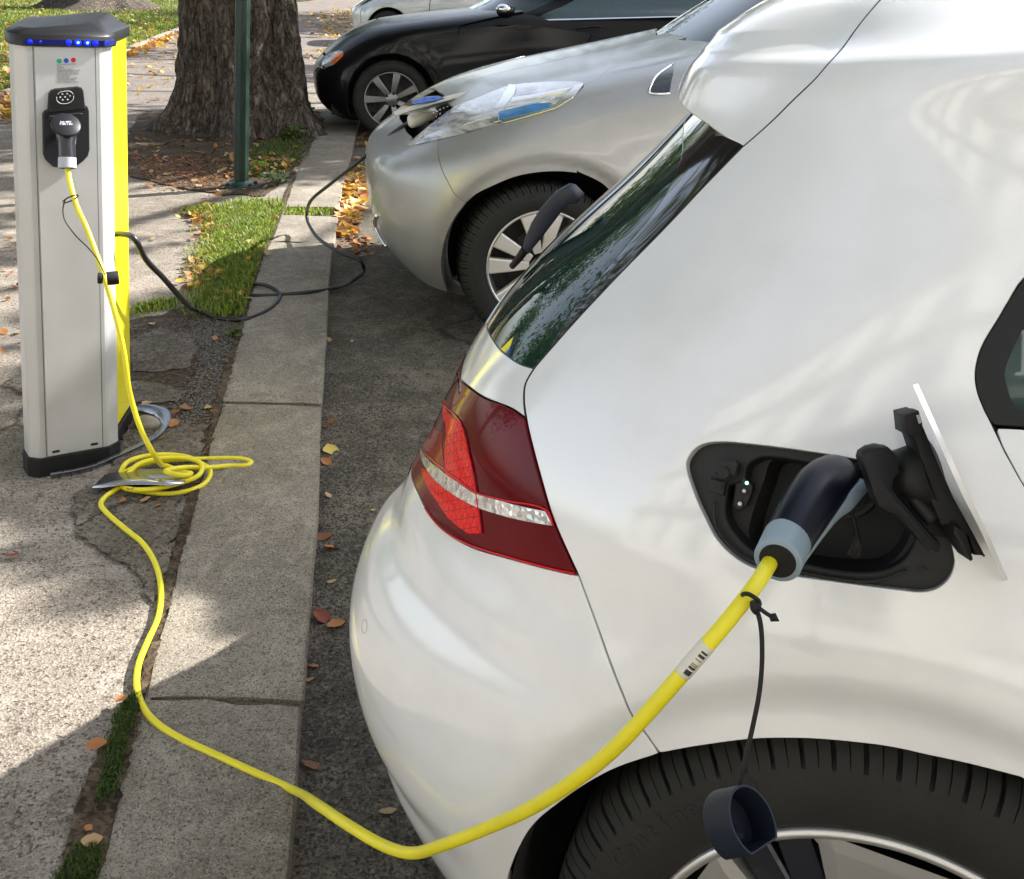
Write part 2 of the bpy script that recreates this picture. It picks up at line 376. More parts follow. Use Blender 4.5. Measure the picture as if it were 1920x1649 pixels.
def wheel(parent, c, side, R, Rr, wdt, M, spokes, name='wheel', label=None, blocks=68):
    """c: centre of outer face (local), side: -1 if the outer face looks to -y. Tyre, rim and spokes as sub-parts."""
    w_ = empty(name, c); w_.parent = parent; tag(w_, label)
    if side > 0: w_.rotation_euler = (0, 0, math.pi)
    prof = [(Rr, .012), (Rr+.004, .004), (Rr+.012, -.001), (Rr+(R-Rr)*.35, -.009), (Rr+(R-Rr)*.55, -.0085), (Rr+(R-Rr)*.72, -.004), (R-.016, .004), (R-.008, .012), (R-.002, .022), (R, .04), (R, wdt*.5), (R, wdt-.04), (R-.01, wdt-.01), (Rr+(R-Rr)*.5, wdt+.005), (Rr, wdt-.01)]
    pr = np.array(prof); n = blocks*8; V = []; K = len(pr)
    sh = np.array([0, 0, 0, 0, 0, .12, 1, 1, 1, 1, 1, 1, 1, 0, 0.]); fr8 = [0, .015, .15, .165, .55, .56, .585, .595]; g8 = [0, .0075, .0075, 0, 0, .0035, .0035, 0]
    for j in range(n):
        bl, ph = divmod(j, 8); g = g8[ph]; a = 2*math.pi*(bl+fr8[ph])/blocks
        for k in range(K):
            r = pr[k, 0]-g*sh[k]; aa = a+(.10*2*math.pi/blocks)*(k-6)*.35*(k > 5); V.append((r*math.cos(aa), pr[k, 1]+(g*.9 if k in (6, 7) else 0), r*math.sin(aa)))
    F = [(j*K+k, ((j+1) % n)*K+k, ((j+1) % n)*K+k+1, j*K+k+1) for j in range(n) for k in range(K-1)]
    me = pymesh('tyre', V, F); me.set_sharp_from_angle(angle=math.radians(35)); link('tyre', me, M['tyre'], w_)
    b = MB(); b.lathe([(Rr+.002, .012), (Rr+.003, .002), (Rr-.002, -.001), (Rr-.007, .001), (Rr-.009, .008), (Rr-.012, .02), (Rr-.03, wdt*.5), (Rr-.02, wdt)], 96); b.build('rim', M['rim'], w_)
    b = MB(); b.lathe([(.001, .085), (Rr-.02, .085)], 48); b.lathe([(.04, .06), (Rr*.62, .06), (Rr*.62, .07)], 40); b.build('brake_disc', M['dark'], w_)
    spokes(w_, Rr)
    b = MB(); b.lathe([(.001, .004), (.028, .004), (.033, .008), (.034, .03)], 24); b.build('hub_cap', M['hub'], w_)
    return w_
def spoke_poly(r0, r1, w0, w1, ang, depth0, depth1, th=.02, b=None, curve=0, n=6):
    """a blade from radius r0 to r1, widths w0..w1, outer face depth0..depth1"""
    V = []; e = np.array([math.cos(ang), 0, math.sin(ang)]); f_ = np.array([-math.sin(ang), 0, math.cos(ang)])
    for i in range(n+1):
        t = i/n; r = r0+(r1-r0)*t; w_ = w0+(w1-w0)*t; d = depth0+(depth1-depth0)*t-.006*math.sin(math.pi*t)
        for (sx, dy) in ((-1, th), (-1, .003), (-.82, 0), (.82, 0), (1, .003), (1, th)):
            hw = w_/2*sx; rr = math.sqrt(max(r*r-hw*hw, 0)) if i == n else r
            V.append(e*rr+f_*hw+np.array([0, d+dy, 0]))
    F = [(i*6+k, i*6+k+1, (i+1)*6+k+1, (i+1)*6+k) for i in range(n) for k in range(5)]
    return b.add(V, F, False)
M = {}
def paint(name, col, metal=0, rough=.35, flake=0, dirt=.10):
    m, N, L, P = new_mat(name); v = objco(N)
    n1 = noise(N, L, v, 6, 6, .6); n2 = noise(N, L, v, 220, 3, .7)
    c = mix(N, L, tuple(col), tuple(x*(1-dirt) for x in col), ramp(N, L, n1, [(.45, (0, 0, 0)), (.75, (1, 1, 1))]))
    dk = ramp(N, L, voro(N, L, v, 55), [(0.0, (1, 1, 1)), (.04, (0, 0, 0))]); dk2 = math_(N, L, 'MULTIPLY', dk, ramp(N, L, noise(N, L, v, 9, 2), [(.55, (0, 0, 0)), (.7, (.6, .6, .6))]))
    c = mix(N, L, c, (.12, .10, .08), dk2)
    L.new(c, P.inputs['Base Color']); P.inputs['Metallic'].default_value = metal; P.inputs['Roughness'].default_value = rough
    P.inputs['Coat Weight'].default_value = 1; P.inputs['Coat IOR'].default_value = 1.8
    mr = N.new('ShaderNodeMapRange'); mr.inputs[3].default_value = .008; mr.inputs[4].default_value = .035; L.new(n1, mr.inputs[0]); L.new(mr.outputs[0], P.inputs['Coat Roughness'])
    b = N.new('ShaderNodeBump'); b.inputs['Distance'].default_value = .00006; L.new(noise(N, L, v, 420, 2), b.inputs['Height']); L.new(b.outputs[0], P.inputs['Coat Normal'])
    return m
M['white'] = paint('white_paint', (.78, .78, .77))
M['silver'] = paint('silver_paint', (.38, .375, .355), metal=.55, rough=.42); M['silver'].node_tree.nodes['Principled BSDF'].inputs['Coat Weight'].default_value = .5; M['silver'].node_tree.nodes['Principled BSDF'].inputs['Coat IOR'].default_value = 1.5
M['black_paint'] = paint('black_paint', (.004, .004, .005), dirt=0); M['black_paint'].node_tree.nodes['Principled BSDF'].inputs['Coat Weight'].default_value = .22; M['black_paint'].node_tree.nodes['Principled BSDF'].inputs['Specular IOR Level'].default_value = .1
M['grey_car'] = paint('light_grey_paint', (.55, .57, .55), metal=.3, rough=.4)
M['piano'] = mat('gloss_black', (.012, .012, .013), .06, coat=1)
M['seam'] = mat('seam_black', (.01, .01, .01), .8)
M['rubber'] = mat('black_rubber', (.013, .013, .013), .62, spec=.25, bump=.0003, bscale=300)
M['plastic'] = mat('black_plastic', (.013, .013, .013), .48, spec=.3, bump=.0002, bscale=700, var=.2, vscale=30)
M['plug'] = mat('plug_navy', (.004, .006, .013), .3, spec=.35, var=.2, vscale=15, bump=.00015, bscale=900)
M['plug_grey'] = mat('plug_grey', (.24, .31, .36), .45)
M['chrome'] = mat('chrome', (.85, .85, .85), .08, metal=1)
M['alloy'] = mat('alloy_silver', (.62, .61, .59), .3, metal=.75, coat=.5, var=.08, vscale=8)
M['alloy_dark'] = mat('alloy_grey', (.30, .30, .30), .35, metal=.8, coat=.3, var=.1, vscale=12)
M['wheel_black'] = mat('wheel_black', (.012, .014, .02), .3, coat=.4)
M['brake'] = mat('brake_dark', (.02, .02, .02), .7)
def glassmat(name, col, rough=.02, tint=.0):
    m, N, L, P = new_mat(name); v = objco(N); P.inputs['Base Color'].default_value = (*col, 1); P.inputs['Roughness'].default_value = rough
    P.inputs['Coat Weight'].default_value = 1; P.inputs['Coat Roughness'].default_value = .012; P.inputs['Specular IOR Level'].default_value = .6
    d = ramp(N, L, noise(N, L, v, 14, 7, .7, 1.5), [(.5, (0, 0, 0)), (.8, (.06, .06, .055))]); c = mix(N, L, tuple(col), (.16, .16, .14), d); L.new(c, P.inputs['Base Color'])
    return m
M['glass'] = glassmat('tinted_glass', (.008, .028, .022)); M['glass'].node_tree.nodes['Principled BSDF'].inputs['Coat Weight'].default_value = .38; M['glass'].node_tree.nodes['Principled BSDF'].inputs['Specular IOR Level'].default_value = .25
M['win'] = glassmat('window_glass', (.02, .05, .045))
M['lens_dark'] = mat('lens_dark_red', (.12, .0, .004), .2, coat=.3, spec=.06, var=.5, vscale=9)
def lensred():
    m, N, L, P = new_mat('lens_bright_red'); v = objco(N); sx = N.new('ShaderNodeSeparateXYZ'); L.new(v, sx.inputs[0]); u_ = math_(N, L, 'SUBTRACT', math_(N, L, 'MULTIPLY', sx.outputs[1], .8), math_(N, L, 'MULTIPLY', sx.outputs[0], .6)); ln = None
    for a_ in (0, 60, 120):
        d = math_(N, L, 'ADD', math_(N, L, 'MULTIPLY', u_, 85*math.cos(math.radians(a_))), math_(N, L, 'MULTIPLY', sx.outputs[2], 85*math.sin(math.radians(a_)))); f_ = math_(N, L, 'LESS_THAN', math_(N, L, 'FRACT', d), .10); ln = f_ if ln is None else math_(N, L, 'MAXIMUM', ln, f_)
    c = mix(N, L, (.90, .006, .006), (.42, .001, .002), ln); c = mix(N, L, c, (1, .06, .04), ramp(N, L, voro(N, L, v, 420), [(.0, (.8, .8, .8)), (.22, (0, 0, 0))]))
    L.new(c, P.inputs['Base Color']); P.inputs['Roughness'].default_value = .3; P.inputs['Specular IOR Level'].default_value = .08; P.inputs['Coat Weight'].default_value = .35; P.inputs['Coat Roughness'].default_value = .02
    b = N.new('ShaderNodeBump'); b.inputs['Distance'].default_value = .0012; L.new(math_(N, L, 'ADD', ln, voro(N, L, v, 420)), b.inputs['Height']); L.new(b.outputs[0], P.inputs['Normal']); return m
M['lens_red'] = lensred()
M['lens_rim'] = mat('lens_rim_red', (.6, .003, .006), .2, coat=.4, spec=.1)
def lensclear():
    m, N, L, P = new_mat('lens_clear'); v = objco(N); c = ramp(N, L, voro(N, L, v, 120, 'F1', 'Color'), [(0.2, (.42, .41, .40)), (.6, (.80, .79, .77))]); L.new(c, P.inputs['Base Color'])
    P.inputs['Metallic'].default_value = .7; P.inputs['Roughness'].default_value = .18; P.inputs['Coat Weight'].default_value = 1; P.inputs['Coat Roughness'].default_value = .02
    b = N.new('ShaderNodeBump'); b.inputs['Distance'].default_value = .0013; L.new(voro(N, L, v, 120), b.inputs['Height']); L.new(b.outputs[0], P.inputs['Normal']); return m
M['lens_clear'] = lensclear()
M['orange_lens'] = mat('lens_orange', (.8, .16, .02), .15, coat=1)
M['yellow_cable'] = mat('yellow_cable', (.80, .70, .015), .42, coat=.12, var=.14, vscale=14, coat_rough=.2)
M['black_cable'] = mat('black_cable', (.012, .012, .014), .42)
M['led_green'] = mat('led_green', (.1, .8, .3), .3, emis=(.25, 1, .5), estr=3)
WM = dict(tyre=mat('tyre_rubber', (.022, .022, .020), .72, spec=.25, var=.3, vscale=14, bump=.0004, bscale=220), rim=M['alloy'], dark=M['brake'], hub=M['alloy'])
# ================================================================== white hatchback
gyaw = math.radians(-20); GX, GY = .384, .894; WZ, AR = .362, .387
GK = [(.17, 0, -.035, -.64, .05, 3.0), (.28, 0, .012, -.715, .05, 3.2), (.40, 0, .034, -.778, .05, 3.3), (.50, 0, .043, -.800, .05, 3.4), (.58, 0, .043, -.795, .05, 3.4), (.65, 0, .040, -.768, .05, 3.3),
      (.71, 0, .034, -.735, .05, 3.15), (.77, 0, .026, -.704, .05, 3.0), (.86, 0, .012, -.670, .05, 2.95), (.94, 0, -.014, -.628, .05, 2.85), (1.02, .0, -.055, -.568, .05, 2.7), (1.12, .02, -.118, -.480, .05, 2.5), (1.22, .05, -.190, -.400, .05, 2.4), (1.275, .07, -.220, -.360, .06, 2.37),
      (1.312, .09, -.234, -.335, .06, 2.35), (1.338, .12, -.248, -.314, .065, 2.35), (1.358, .15, -.282, -.297, .07, 2.35), (1.388, .16, -.345, -.28, .08, 2.4), (1.425, .16, -.43, -.26, .10, 2.5), (1.448, .16, -.56, -.23, .12, 2.6), (1.460, .16, -.72, -.21, .12, 2.6), (1.465, .16, -.858, -.19, .14, 2.7)]
def g_front(P, t):
    x = P[:, 0]; z = P[:, 2]
    roof = np.interp(x, [-9, .6, 1.1, 1.25, 2.05, 2.9, 3.35], [1.45, 1.455, 1.43, 1.40, 1.0, .84, .66]); k = np.clip((z-.62)/(1.45-.62), 0, None)
    m_ = x > .6; P[:, 2] = np.where(m_ & (z > .62), .62+(roof-.62)*np.minimum(k, 1.02), z)
    wf = 1-.42*sstep(2.7, 3.42, x)**1.3; P[:, 1] = GH-(GH-P[:, 1])*np.where(x > 2.7, wf, 1); P[:, 1] = P[:, 1]-.0*x
    # above the belt line the cabin keeps its width over the bonnet
    return P
GH = .86
def g_disp(P, t, v):
    x = P[:, 0]; z = P[:, 2]; o = -P[:, 1]
    side = o > -.35
    r = np.hypot(x, z-WZ); lip = np.where(side & (z > .1), 1-sstep(AR, AR+.055, r), 0)
    P[:, 1] += .010*lip                                               # arch lip tucks in
    fl = np.exp(-((r-AR-.06)/.05)**2)*side; P[:, 1] -= .006*fl
    # bumper shelf and number plate hollow
    th = np.clip(t/1.2, 0, 1)
    sh = np.exp(-((z-.685)/.028)**2)*(1-sstep(.62, .80, th)); P[:, 0] += .010*sh
    lo = np.exp(-((z-.40)/.022)**2)*(1-sstep(.45, .72, th)); P[:, 0] += .012*lo
    hol = sstep(.56, .64, z)*(1-sstep(.80, .86, z))*(1-sstep(.22, .34, th)); P[:, 0] += .05*hol
    return g_front(P, t)
GS = Surf(GK, GH, (GX, GY, 0), gyaw, g_disp, tmax=1.75)
golf = empty('parked_car', (GX, GY, 0), gyaw, 'white electric hatchback seen from its rear corner, yellow cable plugged in above the wheel', 'car')
arch_px = [(1912, 1459), (1817, 1434.7), (1744, 1419), (1670, 1403), (1597, 1393.5), (1523, 1387.4), (1450, 1386.5), (1398, 1389), (1304.7, 1401.7), (1236, 1414)]
ar = lambda a, r=AR: (r*math.cos(math.radians(a)), WZ+r*math.sin(math.radians(a)))
seamB = [(1392, 276), (1437, 237), (1476, 199), (1527, 150), (1553, 120), (1600, 62), (1651, 0)]
wingR = [(1001, 691), (1045, 640), (1100, 579), (1200, 475), (1300, 371), (1392, 276)]
tvB = GS.inv(seamB); vroof = GS.vk[18]; tb = tvB[-1]; tend = tb+(tb-tvB[-2])*.4
winq = [(1920, 522), (1873, 595), (1840, 652), (1829, 696), (1832, 731), (1846, 769)]
lamp_r = [(1084, 1080), (1060, 1028), (1037, 974), (1016, 905), (1000, 846), (986, 784)]
arch_tv = GS.inv(arch_px); _p = GS(arch_tv[:1])[0]; _a0 = math.degrees(math.atan2(_p[2]-WZ, _p[0])); _r0 = math.hypot(_p[2]-WZ, _p[0]); print('arch end', _a0, _r0)
flap_px = [(1284, 870), (1293, 849), (1311, 833), (1343, 826), (1417, 831), (1523, 845), (1615, 861), (1700, 874), (1740, 892), (1765, 940), (1791, 1040), (1792, 1060), (1782, 1086), (1761, 1105), (1732, 1113), (1683, 1109), (1559, 1093), (1452, 1077), (1410, 1067), (1375, 1047), (1343, 1015), (1318, 969), (1297, 920)]
flap_tv = spl(GS.inv(flap_px), 4, True)
q_out = GS.outline(('p', wingR), ('p', seamB), ('tl', [tend, (tend[0]+.02, vroof)]), ('tl', [(tend[0]+.02, vroof), (1.2+.8, vroof)]),
    ('x', [(.74, 1.335), (.5, 1.325), (.32, 1.30)]), ('p', winq), ('p', [(1846, 769), (1856, 788), (1880, 838), (1912, 896)]), ('x', [(.12, .92), (.20, .84), (.28, .73), ar(32, _r0)]), ('x', [ar(32, _r0), ar(_a0*.5+16, _r0), ar(_a0-3, _r0)]), ('t', arch_tv),
    ('p', [(1236, 1414), (1192, 1354), (1166, 1301), (1128, 1200), (1110, 1150), (1084, 1080)]), ('p', lamp_r), ('p', [(986, 784), (982, 750), (985, 720), (1001, 691)]))
quarter = GS.panel('rear_quarter_panel', q_out, M['white'], golf, holes=[flap_tv], step=.012, inset=.0022)
GS.mirrored(quarter, golf)
# ---- bumper
lamp_b = [(772, 876), (782, 921), (808, 970), (838, 1000), (883, 1026), (958, 1049), (1084, 1080)]
lb = GS.inv(lamp_b); v62 = lb[0][1]
b_out = GS.outline(('p', [(1236, 1414), (1164, 1438), (1117, 1461), (1051, 1505), (1000, 1549), (970, 1600), (953, 1649)]), ('tl', [GS.inv([(953, 1649)])[0], (1.2-.42, 0)]), ('tl', [(.72, 0), (0, 0)]), ('tl', [(0, 0), (0, v62-.06)]), ('tl', [(0, v62-.06), (lb[0][0]-.12, v62-.03)]),
    ('t', [(lb[0][0]-.12, v62-.03), *lb]), ('p', [(1084, 1080), (1110, 1150), (1128, 1200), (1166, 1301), (1192, 1354), (1236, 1414)]))
bump = GS.panel('rear_bumper', b_out, M['white'], golf, mirror=True, step=.013)
# ---- hatch
lamp_t = [(986, 784), (958, 765), (906, 744), (879, 725), (861, 707), (851, 688), (850, 661)]
lt = GS.inv(lamp_t); tin = .40
gb_px = [(1001, 691), (977, 684), (943, 661), (918, 628), (912, 604)]
gb = GS.inv(gb_px); vg0 = gb[-1][1]
h_out = GS.outline(('p', gb_px), ('t', [gb[-1], (gb[-1][0]-.06, vg0+.01), (.3, vg0+.012), (0, vg0+.012)]), ('tl', [(0, vg0+.012), (0, v62-.06)]), ('tl', [(0, v62-.06), (tin, v62-.04)]), ('tl', [(tin, v62-.04), (tin, lt[-1][1]-.005)]), ('t', [(tin, lt[-1][1]-.005), (tin+.1, lt[-1][1]), *lt[::-1]]), ('p', [(986, 784), (982, 750), (985, 720), (1001, 691)]))
GS.panel('tailgate', h_out, M['white'], golf, mirror=True)
# ---- lamp: housing lens with bright sections on it
l_out = GS.outline(('t', lt), ('t', [lt[-1], (tin+.1, lt[-1][1]), (tin, lt[-1][1]-.005)]), ('tl', [(tin, lt[-1][1]-.005), (tin, v62-.02)]), ('t', [(tin, v62-.02), (lb[0][0]-.1, v62-.01), *lb]), ('p', lamp_r))
lamp = GS.panel('tail_lamp', l_out, M['lens_dark'], golf, step=.012, inset=.0025, off=.001)
lamp_m = GS.mirrored(lamp, golf)
def onlamp(name, px, m_, off, closed=True, line=False, curve=True):
    tv = GS.inv(px); tv = spl(tv, 4, True) if curve else tv
    if area(tv) < 0: tv = tv[::-1]
    return GS.panel(name, tv, m_, lamp, step=.008, inset=0, off=off, skirt=.003, seg=.006, bev=.0008)
onlamp('led_panel', [(822, 752), (836, 752), (866, 795), (876, 830), (886, 870), (893, 925), (880, 922), (838, 888), (836, 855), (840, 815), (838, 795)], M['lens_red'], .0022, curve=False)
onlamp('led_panel', [(833, 915), (895, 948), (904, 1000), (880, 1000), (846, 975), (822, 940), (800, 905), (792, 880), (810, 890)], M['lens_red'], .0022, curve=False)
onlamp('led_panel', [(793, 826), (800, 845), (822, 872), (838, 886), (832, 850), (830, 812), (815, 800)], mat('lens_mid_red', (.26, .001, .003), .2, coat=.4, spec=.1), .0018, curve=False)
onlamp('reverse_light_strip', [(792, 843), (800, 857), (825, 880), (860, 905), (893, 927), (940, 940), (1025, 960), (1038, 985), (990, 977), (900, 952), (850, 925), (810, 890), (796, 868)], M['lens_clear'], .0032, curve=False)
for pts in ([(797, 848), (812, 862), (830, 877), (862, 900), (893, 923), (950, 939), (1028, 957), (1040, 986)], [(800, 954), (812, 972), (838, 998), (883, 1022), (958, 1045), (1080, 1075)], [(828, 752), (866, 793), (886, 868), (897, 930), (906, 1000)]):
    GS.line('lens_rib', spl(GS.inv(pts), 5), .0012, M['lens_rim'], lamp, off=.0028)
GS.line('lens_joint', spl(GS.inv([(861, 712), (838, 722), (817, 752), (803, 790), (796, 822)]), 5), .0014, M['seam'], lamp, off=.001)
# ---- glass and gloss side strips
wl = [(1022, 668), (1060, 590+8), (1100, 545), (1150, 487), (1185, 446), (1245, 367), (1275, 297), (1279, 256), (1272, 192)]
wlt = GS.inv(wl, True); vtop = GS.inv([(1392, 276)])[0][1]; 
w_out = GS.outline(('p', wingR), ('t', [GS.inv([(1392, 276)])[0]+(.0, .035), (wlt[-1][0], vtop+.10)]), ('t', wlt[::-1]), ('tl', [wlt[0], GS.inv([(1001, 691)])[0]]))
wing = GS.panel('side_deflector', w_out, M['piano'], golf, step=.01, off=-.001); GS.mirrored(wing, golf)
gl_out = GS.outline(('t', wlt), ('tl', [(wlt[-1][0], vtop+.10), (0, vtop+.10)]), ('tl', [(0, vtop+.10), (0, vg0+.012)]), ('t', [(0, vg0+.012), (.3, vg0+.012), (gb[-1][0]-.06, vg0+.01), gb[-1]]), ('p', gb_px[::-1]), ('pl', [(1001, 691), (1022, 668)]))
GS.panel('rear_window', gl_out, M['glass'], golf, mirror=True, off=-.0015, inset=.001)
# ---- spoiler
SPT = tvB[0][0]; SPA = .075
def s_disp(P, t, v):
    P = g_disp(P, t, v)
    ts = np.interp(v, tvB[:, 1], tvB[:, 0]); d = np.clip(ts-t, 0, 1)      # bulge grows away from the seam with the quarter panel
    g = sstep(0, .30, d); vb = tvB[0][1]; q = (v-vb)/(vroof+.05-vb)
    prof = np.interp(q, [-.1, 0, .15, .3, .45, .6, .8, 1, 1.3], [.30, .42, .62, .85, 1.0, .95, .55, .15, 0])
    P[:, 0] -= SPA*g*prof; P[:, 1] -= .03*g*(1-sstep(.45, 1.0, d))*prof; P[:, 2] -= .006*g*prof
    return P
SS = Surf(GK, GH, (GX, GY, 0), gyaw, s_disp, tmax=1.6)
sb = SS.inv([(1392, 276), (1350, 250), (1305, 219), (1275, 195)], True); print('spoiler bottom', sb.round(3).tolist())
sb = np.vstack([sb, [(sb[-1][0]-.1, sb[-1][1]+.012), (sb[-1][0]-.3, sb[-1][1]+.02), (0, sb[-1][1]+.02)]])
s_out = dedupe(np.vstack([tvB, [tend], [(tend[0]+.02, vroof)], [(0, vroof)], spl(sb[::-1], 5)[:-1]])); s_out = s_out if area(s_out) > 0 else s_out[::-1]
SS.panel('roof_spoiler', s_out, M['white'], golf, mirror=True, skirt=.07, step=.012, bev=.004, inset=.004)
GS.panel('roof', GS.outline(('tl', [(0, vroof), (1.2+.95, vroof)]), ('tl', [(1.2+.95, vroof), (1.2+.95, GS.vmax-.001)]), ('tl', [(1.2+.95, GS.vmax-.001), (0, GS.vmax-.001)])), M['white'], golf, mirror=True, step=.04)
GS.line('seam_seal', spl(np.vstack([tvB, [tend]]), 4), .0042, M['seam'], golf, off=-.0035)
GS.line('seam_seal', spl(GS.inv([(1001, 691), (985, 720), (982, 750), (986, 784)]), 4), .0026, M['seam'], golf, off=-.002)
GS.line('seam_seal', spl(GS.inv(wingR), 3), .002, M['seam'], golf, off=-.0015)
# ---- dark inner shell behind every joint
shell = []
def shellmesh(S_, par, vlo, vhi, tmax, holes, off=.02, name='inner_shell', step=.05):
    o = np.array([(0, vlo), (tmax, vlo), (tmax, vhi), (0, vhi)]); return S_.panel(name, o, M['seam'], par, inset=0, holes=holes, off=-off, skirt=0, mirror=True, step=step, seg=.04)
arch_hole = np.array([GS.xz(*ar(a, AR+.012)) for a in np.linspace(-28, 208, 50)]); arch_hole[:, 1] = np.maximum(arch_hole[:, 1], .003)
fh = inset_poly(flap_tv if area(flap_tv) > 0 else flap_tv[::-1], -.004)
shellmesh(GS, golf, .002, vroof+.03, 1.2+.9, [arch_hole, fh])
# ---- rear door (window frame, glass, skin)
dw = GS.outline(('p', winq), ('p', [(1846, 769), (1852, 783), (1865, 797)]), ('pl', [(1865, 797), (1918, 801)]), ('xl', [(.3, .985), (.95, .965)]), ('xl', [(.95, .965), (.95, 1.335)]), ('x', [(.95, 1.335), (.5, 1.322), (.32, 1.295)]))
wf_in = GS.outline(('p', [(1919, 608), (1897, 652), (1882, 696), (1889, 734), (1903, 764), (1919, 772)]), ('xl', [(.3, 1.0), (.93, .985)]), ('xl', [(.93, .985), (.93, 1.31)]), ('x', [(.93, 1.31), (.5, 1.295), (.34, 1.26)]))
door = GS.panel('rear_door', GS.outline(('pl', [(1868, 803), (1918, 805)]), ('xl', [(.3, .98), (.95, .96)]), ('xl', [(.95, .96), (.95, .22)]), ('xl', [(.95, .22), (.45, .22)]), ('x', [(.42, .3), (.40, .45), (.345, .60), (.27, .745), (.18, .87), (.12, .93)]), ('p', [(1914, 902), (1881, 840), (1868, 803)])), M['white'], golf, step=.03)
frame = GS.panel('window_seal', dw, M['plastic'], door, holes=[wf_in], off=-.002, step=.015)
GS.panel('window_glass', inset_poly(wf_in if area(wf_in) > 0 else wf_in[::-1], -.006), M['win'], door, off=-.010, step=.02)
GS.line('door_jamb', spl(np.vstack([GS.inv([(1852, 783), (1874, 822), (1916, 898)])]), 4), .005, M['plastic'], door, off=-.012)
# ---- forward half of the car, outside the picture
for nm, pts, mm in (('front_door', [(.96, .22), (1.95, .22), (1.95, .93), (.96, .955)], 'white'), ('side_window', [(.97, .965), (1.85, .95), (1.42, 1.30), (.97, 1.325)], 'glass'), ('front_wing', [(1.96, .45), (2.24, .45), (2.28, .56), (2.4, .68), (2.6, .745), (2.8, .72), (2.95, .62), (3.02, .45), (3.3, .3), (3.3, .8), (1.96, .88)], 'white')):
    try:
        tv = np.array([(1.2+x-.05, float(np.interp(z, GS.sp.Y[:, 0], GS.vk))) for x, z in pts]); 
        if area(tv) < 0: tv = tv[::-1]
        o_ = GS.panel(nm, tv, M[mm], golf, step=.05, seg=.03); GS.mirrored(o_, golf)
    except Exception as e: print('front', nm, e)
vb_ = float(np.interp(.93, GS.sp.Y[:, 0], GS.vk))
GS.panel('bonnet', np.array([(1.2+1.05, vb_+.02), (1.2+3.3, vb_-.05), (1.2+3.3, GS.vmax-.001), (1.2+1.05, GS.vmax-.001)]), M['white'], golf, mirror=True, step=.06, seg=.05)
for nm in ('far_door',):
    o_ = GS.mirrored(door, golf); o_.name = 'rear_door'
    o2 = GS.mirrored(frame, golf); o2.parent = o_
b = MB(); b.box((1.35, .86, .23), (3.7, 1.5, .1)); b.build('underbody', M['seam'], golf)
# wheels
def golf_spokes(w_, Rr):
    b = MB(); k = MB()
    for i in range(5):
        a = math.radians(84+72*i)
        spoke_poly(.05, Rr-.006, .055, .205, a, .018, .006, .03, b)
        for s_ in (-1, 1): spoke_poly(.05, Rr-.008, .03, .036, a+s_*math.radians(36-5.5), .022, .014, .028, k)
    for i in range(10):
        pass
    b.build('wheel_blade', M['alloy'], w_); k.build('wheel_spoke', M['wheel_black'], w_)
wheel(golf, (0, 0, WZ), -1, .348, .243, .22, WM, golf_spokes)
for (x, y, s_) in ((2.63, 0, -1), (0, 1.72, 1), (2.63, 1.72, 1)):
    w2 = empty('wheel', (x, y, WZ)); w2.parent = golf
    if s_ > 0: w2.rotation_euler = (0, 0, math.pi)
    for ch in [o for o in bpy.data.objects if o.parent and o.parent.name == 'wheel' and o.parent.parent == golf]:
        c = ch.copy(); COL.objects.link(c); c.parent = w2
# wheel housing
b = MB(); b.lathe([(AR+.010, .012), (AR+.004, .03), (AR+.012, .10), (AR+.012, .36), (.0, .36)], 60, c=(0, 0, WZ), arc=(math.radians(-25), math.radians(205))); b.build('wheel_housing', mat('housing', (.012, .012, .012), .85, bump=.001, bscale=90), golf)
